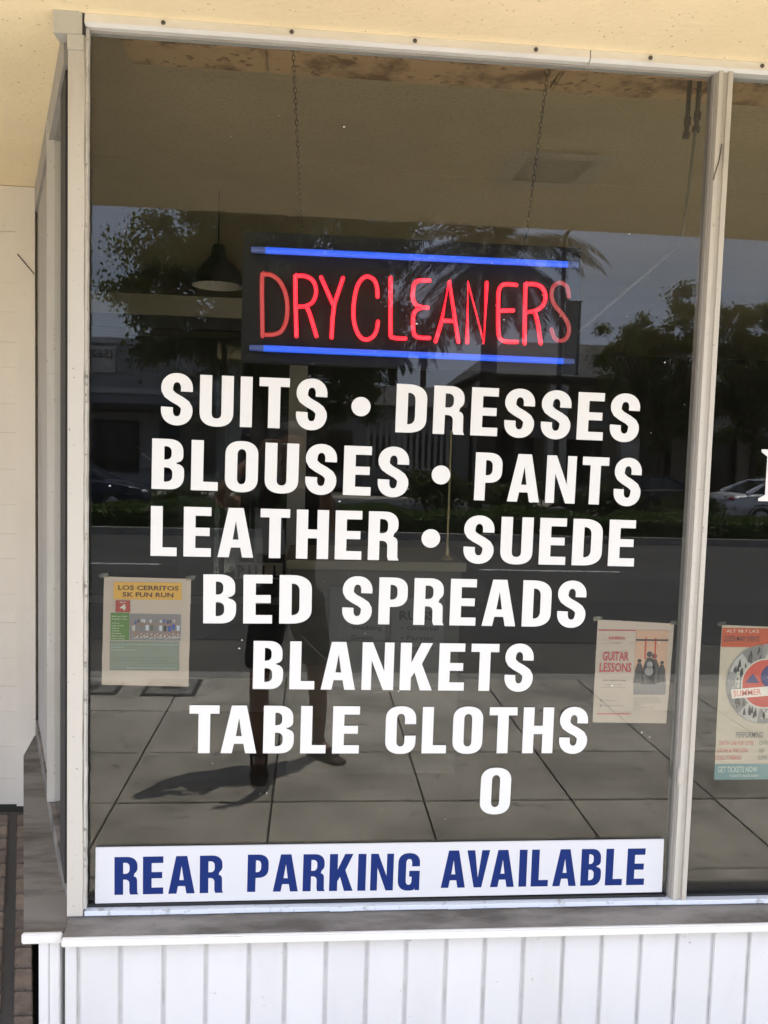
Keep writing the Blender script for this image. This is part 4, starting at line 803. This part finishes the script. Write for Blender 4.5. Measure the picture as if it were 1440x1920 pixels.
# hedge along the median, and shrubs behind it
hg = thing('hedge', 'low clipped hedge along the street median', 'hedge', (0, -16.3, 0))
rng = np.random.default_rng(3); n = 42000
pts = np.stack([rng.uniform(-17, 24, n), rng.uniform(-17.0, -15.6, n), np.zeros(n)], 1)
hh = .44+.07*np.sin(pts[:, 0]*1.7)+.05*np.sin(pts[:, 0]*4.3+1); sh = rng.random(n)
pts[:, 2] = np.where(sh < .55, hh+rng.normal(0, .025, n), rng.uniform(.02, 1, n)*hh); pts[:, 1] = np.where((sh > .55) & (sh < .85), -15.6+rng.normal(0, .05, n), pts[:, 1])
leaves('foliage', pts, .05, 'leaf_c', hg); obj('stems', MB().box(-17, 24, -16.9, -15.75, -.01, .33), 'soil', hg)
for i, (x, y, r_, h_, lab) in enumerate(((2.9, -17.6, .85, 1.25, 'rounded shrub behind the median hedge below the palm'), (4.6, -17.7, 1.0, 1.05, 'wide shrub behind the median hedge below the palm'), (7.3, -17.6, .7, 1.15, 'upright shrub behind the hedge by the dark car'), (-3.0, -17.7, .8, .75, 'low shrub behind the hedge in front of the navy car'), (9.2, -17.8, .6, .9, 'small shrub behind the hedge close to the silver car'))):
    rng = np.random.default_rng(50+i); random.seed(50+i); t_ = thing('shrub', lab, 'shrub', (x, y, 0), 'shrubs on the median')
    cs = [(x+random.gauss(0, r_*.45), y+random.gauss(0, r_*.25), h_*random.uniform(.25, .9)) for _ in range(16)]
    sm = MB()
    for c in cs[::2]: sm.tube([(x, y, -.01), c], [.02, .008], 5)
    obj('stem', sm, 'bark', t_); leaves('foliage', clump_pts(cs, 150, .27), .06, 'leaf_d', t_)

# ------------------------------------------------------------------ cars beyond the median
def car(name, x, y, z, face, paint, label):
    t_ = thing(name, label, 'car', (0, 0, 0), 'cars beyond the median')
    W = .87
    prof = [(-2.2, .48, .82, .72), (-2.1, .30, .94, .80), (-1.7, .26, .99, .86), (-1.2, .24, .99, .87), (0, .22, .96, .87), (1.0, .24, .95, .87), (1.5, .26, .90, .86), (2.0, .28, .80, .80), (2.2, .34, .70, .70), (2.27, .42, .58, .60)]
    vs = []; fs = []; n_ = 10
    for (px, zb_, zt_, hw) in prof:
        m_ = (zb_+zt_)/2
        vs += [(px, -hw*.92, zb_), (px, -hw, zb_+.10), (px, -hw, m_), (px, -hw*.985, zt_-.06), (px, -hw*.88, zt_), (px, hw*.88, zt_), (px, hw*.985, zt_-.06), (px, hw, m_), (px, hw, zb_+.10), (px, hw*.92, zb_)]
    for i in range(len(prof)-1):
        for k in range(n_): fs.append((i*n_+k, i*n_+(k+1) % n_, (i+1)*n_+(k+1) % n_, (i+1)*n_+k))
    fs += [tuple(range(n_))[::-1], tuple(range((len(prof)-1)*n_, len(prof)*n_))]
    bo = obj('body', MB().add(vs, fs), paint, t_, smooth=True)
    lo = [(-1.75, .74, .975), (-.2, .78, .955), (1.15, .74, .94)]; hi = [(-1.05, .56, 1.335), (-.2, .60, 1.385), (.35, .57, 1.35)]
    gv = [(x_, -w_, z_) for x_, w_, z_ in lo]+[(x_, w_, z_) for x_, w_, z_ in lo]+[(x_, -w_, z_) for x_, w_, z_ in hi]+[(x_, w_, z_) for x_, w_, z_ in hi]
    obj('windows', MB().add(gv, [(0, 1, 7, 6), (1, 2, 8, 7), (3, 9, 10, 4), (4, 10, 11, 5), (2, 5, 11, 8), (0, 6, 9, 3)]), 'bglass', t_)
    obj('roof', MB().add([(x_, s_*w_*1.01, z_+.012*(1-abs(s_)*.6)) for s_ in (-1, 0, 1) for x_, w_, z_ in hi], [(0, 3, 4, 1), (1, 4, 5, 2), (3, 6, 7, 4), (4, 7, 8, 5)]), paint, t_, smooth=True)
    for s_ in (-1, 1):
        for a_, b_ in ((lo[0], hi[0]), (lo[1], hi[1]), (lo[2], hi[2])):
            obj('pillar', MB().tube([(a_[0], s_*(a_[1]+.005), a_[2]-.01), (b_[0], s_*(b_[1]+.005), b_[2])], [.05 if a_ is not lo[0] else .09, .035], 6), paint, t_)
        obj('roof_rail', MB().tube([(h_[0], s_*(h_[1]+.004), h_[2]) for h_ in hi], .03, 6), paint, t_)
        obj('mirror', MB().ball((.72, s_*.92, 1.0), (.08, .09, .06), 8, 6), paint, t_, smooth=True)
        obj('headlight', MB().ball((2.12, s_*.60, .66), (.13, .15, .06), 10, 6), 'headlamp', t_, smooth=True); obj('tail_light', MB().ball((-2.12, s_*.62, .82), (.09, .17, .07), 10, 6), 'taillamp', t_, smooth=True)
        for dx in (-.45, .42): obj('door_handle', MB().box(dx-.07, dx+.07, s_*.865-.02, s_*.865+.02, .80, .825), 'rim', t_)
        for wx in (-1.38, 1.38):
            wh = obj('wheel', MB().lathe([(.22, s_*.70), (.305, s_*.71), (.315, s_*.78), (.305, s_*.875), (.22, s_*.882)], (wx, 0, .315), 24, 'y'), 'tyre', t_, smooth=True)
            obj('rim', MB().lathe([(.0, s_*.865), (.06, s_*.872), (.2, s_*.862), (.222, s_*.883)], (wx, 0, .315), 20, 'y'), 'rim', wh)
            obj('wheel_arch', MB().lathe([(.0, s_*.60), (.36, s_*.60), (.372, s_*.874), (.345, s_*.876)], (wx, 0, .335), 26, 'y'), 'tyre', t_)
    obj('plate', MB().box(-2.215, -2.19, -.16, .16, .62, .72), 'vinyl', t_)
    t_.location = (x, y, z); t_.rotation_euler = (0, 0, 0 if face > 0 else math.pi); return t_
car('car', 13.75, -20.6, -.118, 1, 'silver', 'silver sedan driving behind the hedge, trunk and roof in view')
car('car', 9.9, -23.2, -.118, -1, 'charcoal', 'charcoal sedan behind the silver car near the small shrub')
car('car', -6.5, -20.4, -.118, 1, 'navycar', 'dark navy sedan near the very large tree')

# ------------------------------------------------------------------ buildings across the street
def windows(t_, rects, y, m='bglass'):
    for (x0, x1, z0, z1) in rects:
        f_ = obj('window', MB().box(x0, x1, y, y+.06, z0, z1), 'trim', t_); obj('pane', MB().box(x0+.08, x1-.08, y+.062, y+.075, z0+.08, z1-.08), m, f_)
lbd = thing('pale_building', 'pale flat roofed building with phone number sign behind the large tree', 'building', (-9, -40, 0))
obj('wall', MB().box(-22, -1.0, -46, -36.0, 0, 6.2), 'bwall2', lbd); obj('parapet', MB().box(-22.15, -.85, -46.1, -35.9, 6.2, 6.45), 'bwall', lbd); obj('canopy', MB().box(-22, -1.0, -35.99, -34.6, 3.2, 3.5), 'trim', lbd)
obj('stripe', MB().box(-22, -1.0, -35.99, -35.93, 4.0, 4.25), 'bwall', lbd)
sb_ = obj('sign_panel', MB().box(-10.6, -8.85, -35.99, -35.90, 4.9, 6.05), 'bwall', lbd)
tx = text('(562)', -.55, .55, 0, .36, 'trim', lbd, 0); tx.matrix_basis = Matrix.Translation((-9.5, -35.885, 5.55)) @ Matrix.Rotation(math.pi, 4, 'Z')
windows(lbd, [(-20.5+3.4*i, -18.0+3.4*i, .5, 2.8) for i in range(5)], -35.99); obj('door', MB().box(-3.4, -2.3, -35.99, -35.93, 0, 2.3), 'trim', lbd)
mid = thing('shop_row', 'low grey shop row with white porch railing beside the palm', 'building', (3.5, -38, 0))
obj('wall', MB().box(-.9, 7.4, -44, -37.0, 0, 3.9), 'bwall2', mid); obj('roof', MB().hexa([(-1.2, -44.3, 3.9), (7.5, -44.3, 3.9), (7.5, -36.4, 3.9), (-1.2, -36.4, 3.9), (-.2, -42, 5.0), (6.8, -42, 5.0), (6.8, -39, 5.0), (-.2, -39, 5.0)]), 'roof', mid)
windows(mid, [(.0, 1.8, .8, 2.7), (2.6, 3.6, .1, 2.5), (4.3, 6.6, .8, 2.7)], -36.99)
for i in range(14): obj('railing_slat', MB().box(2.3+.27*i, 2.43+.27*i, -34.05, -34.0, 1.0, 3.05), 'bwall', mid)
obj('railing_base', MB().box(2.2, 6.1, -35.5, -33.95, -.01, 1.0), 'bwall2', mid); obj('railing_cap', MB().box(2.2, 6.1, -34.1, -33.95, 3.05, 3.15), 'bwall', mid)
hall = thing('gabled_hall', 'long hall with dark shingle roof and pale square columns', 'building', (14, -40, 0))
obj('wall', MB().box(8.2, 30, -48, -38.0, 0, 5.45), 'bwall3', hall)
obj('roof', MB().add([(7.5, -36.0, 5.5), (30.5, -36.0, 5.5), (30.5, -50, 5.5), (7.5, -50, 5.5), (10.2, -42.5, 7.9), (30.5, -42.5, 7.9), (7.5, -36, 5.4), (30.5, -36, 5.4), (30.5, -50, 5.4), (7.5, -50, 5.4)], [(0, 1, 5, 4), (2, 3, 4, 5), (3, 0, 4), (1, 2, 5), (6, 7, 1, 0), (7, 8, 2, 1), (8, 9, 3, 2), (9, 6, 0, 3), (9, 8, 7, 6)]), 'roof', hall)
obj('eave_beam', MB().box(7.6, 30.4, -36.5, -36.2, 5.15, 5.39), 'trim', hall)
for cx_ in (8.0, 11.45, 15.0, 18.5, 22): obj('column', MB().box(cx_-.45, cx_+.45, -36.85, -36.25, 0, 5.14), 'bwall', hall)
obj('upper_panel', MB().box(13.0, 30.3, -37.99, -37.85, 3.2, 5.4), 'bwall', hall)
windows(hall, [(8.8, 10.8, .3, 3.0), (12.2, 14.2, .3, 3.0), (15.8, 17.8, .3, 3.0), (19.2, 21.2, .3, 3.0)], -37.99)
sgn = obj('sign_board', MB().box(10.3, 12.7, -37.0, -36.9, 2.6, 3.4), 'bwall2', hall)
lp_ = thing('lamp_post', 'tall dark street pole with hanging banner', 'pole', (8.3, -24.2, 0))
obj('pole', MB().tube([(8.3, -25.8, 0), (8.3, -25.8, 9.2)], [.10, .07], 10), 'pole', lp_); obj('banner', MB().box(8.42, 8.95, -25.82, -25.78, 4.6, 7.0), 'banner', lp_)
obj('banner_arm', MB().tube([(8.3, -25.8, 7.02), (9.0, -25.8, 7.02)], .025, 6), 'pole', lp_); obj('banner_arm', MB().tube([(8.3, -25.8, 4.58), (9.0, -25.8, 4.58)], .025, 6), 'pole', lp_)
obj('lamp_head', MB().tube([(8.3, -25.8, 9.15), (8.3, -24.6, 9.45), (8.3, -23.9, 9.4)], [.06, .05, .1], 8), 'pole', lp_)
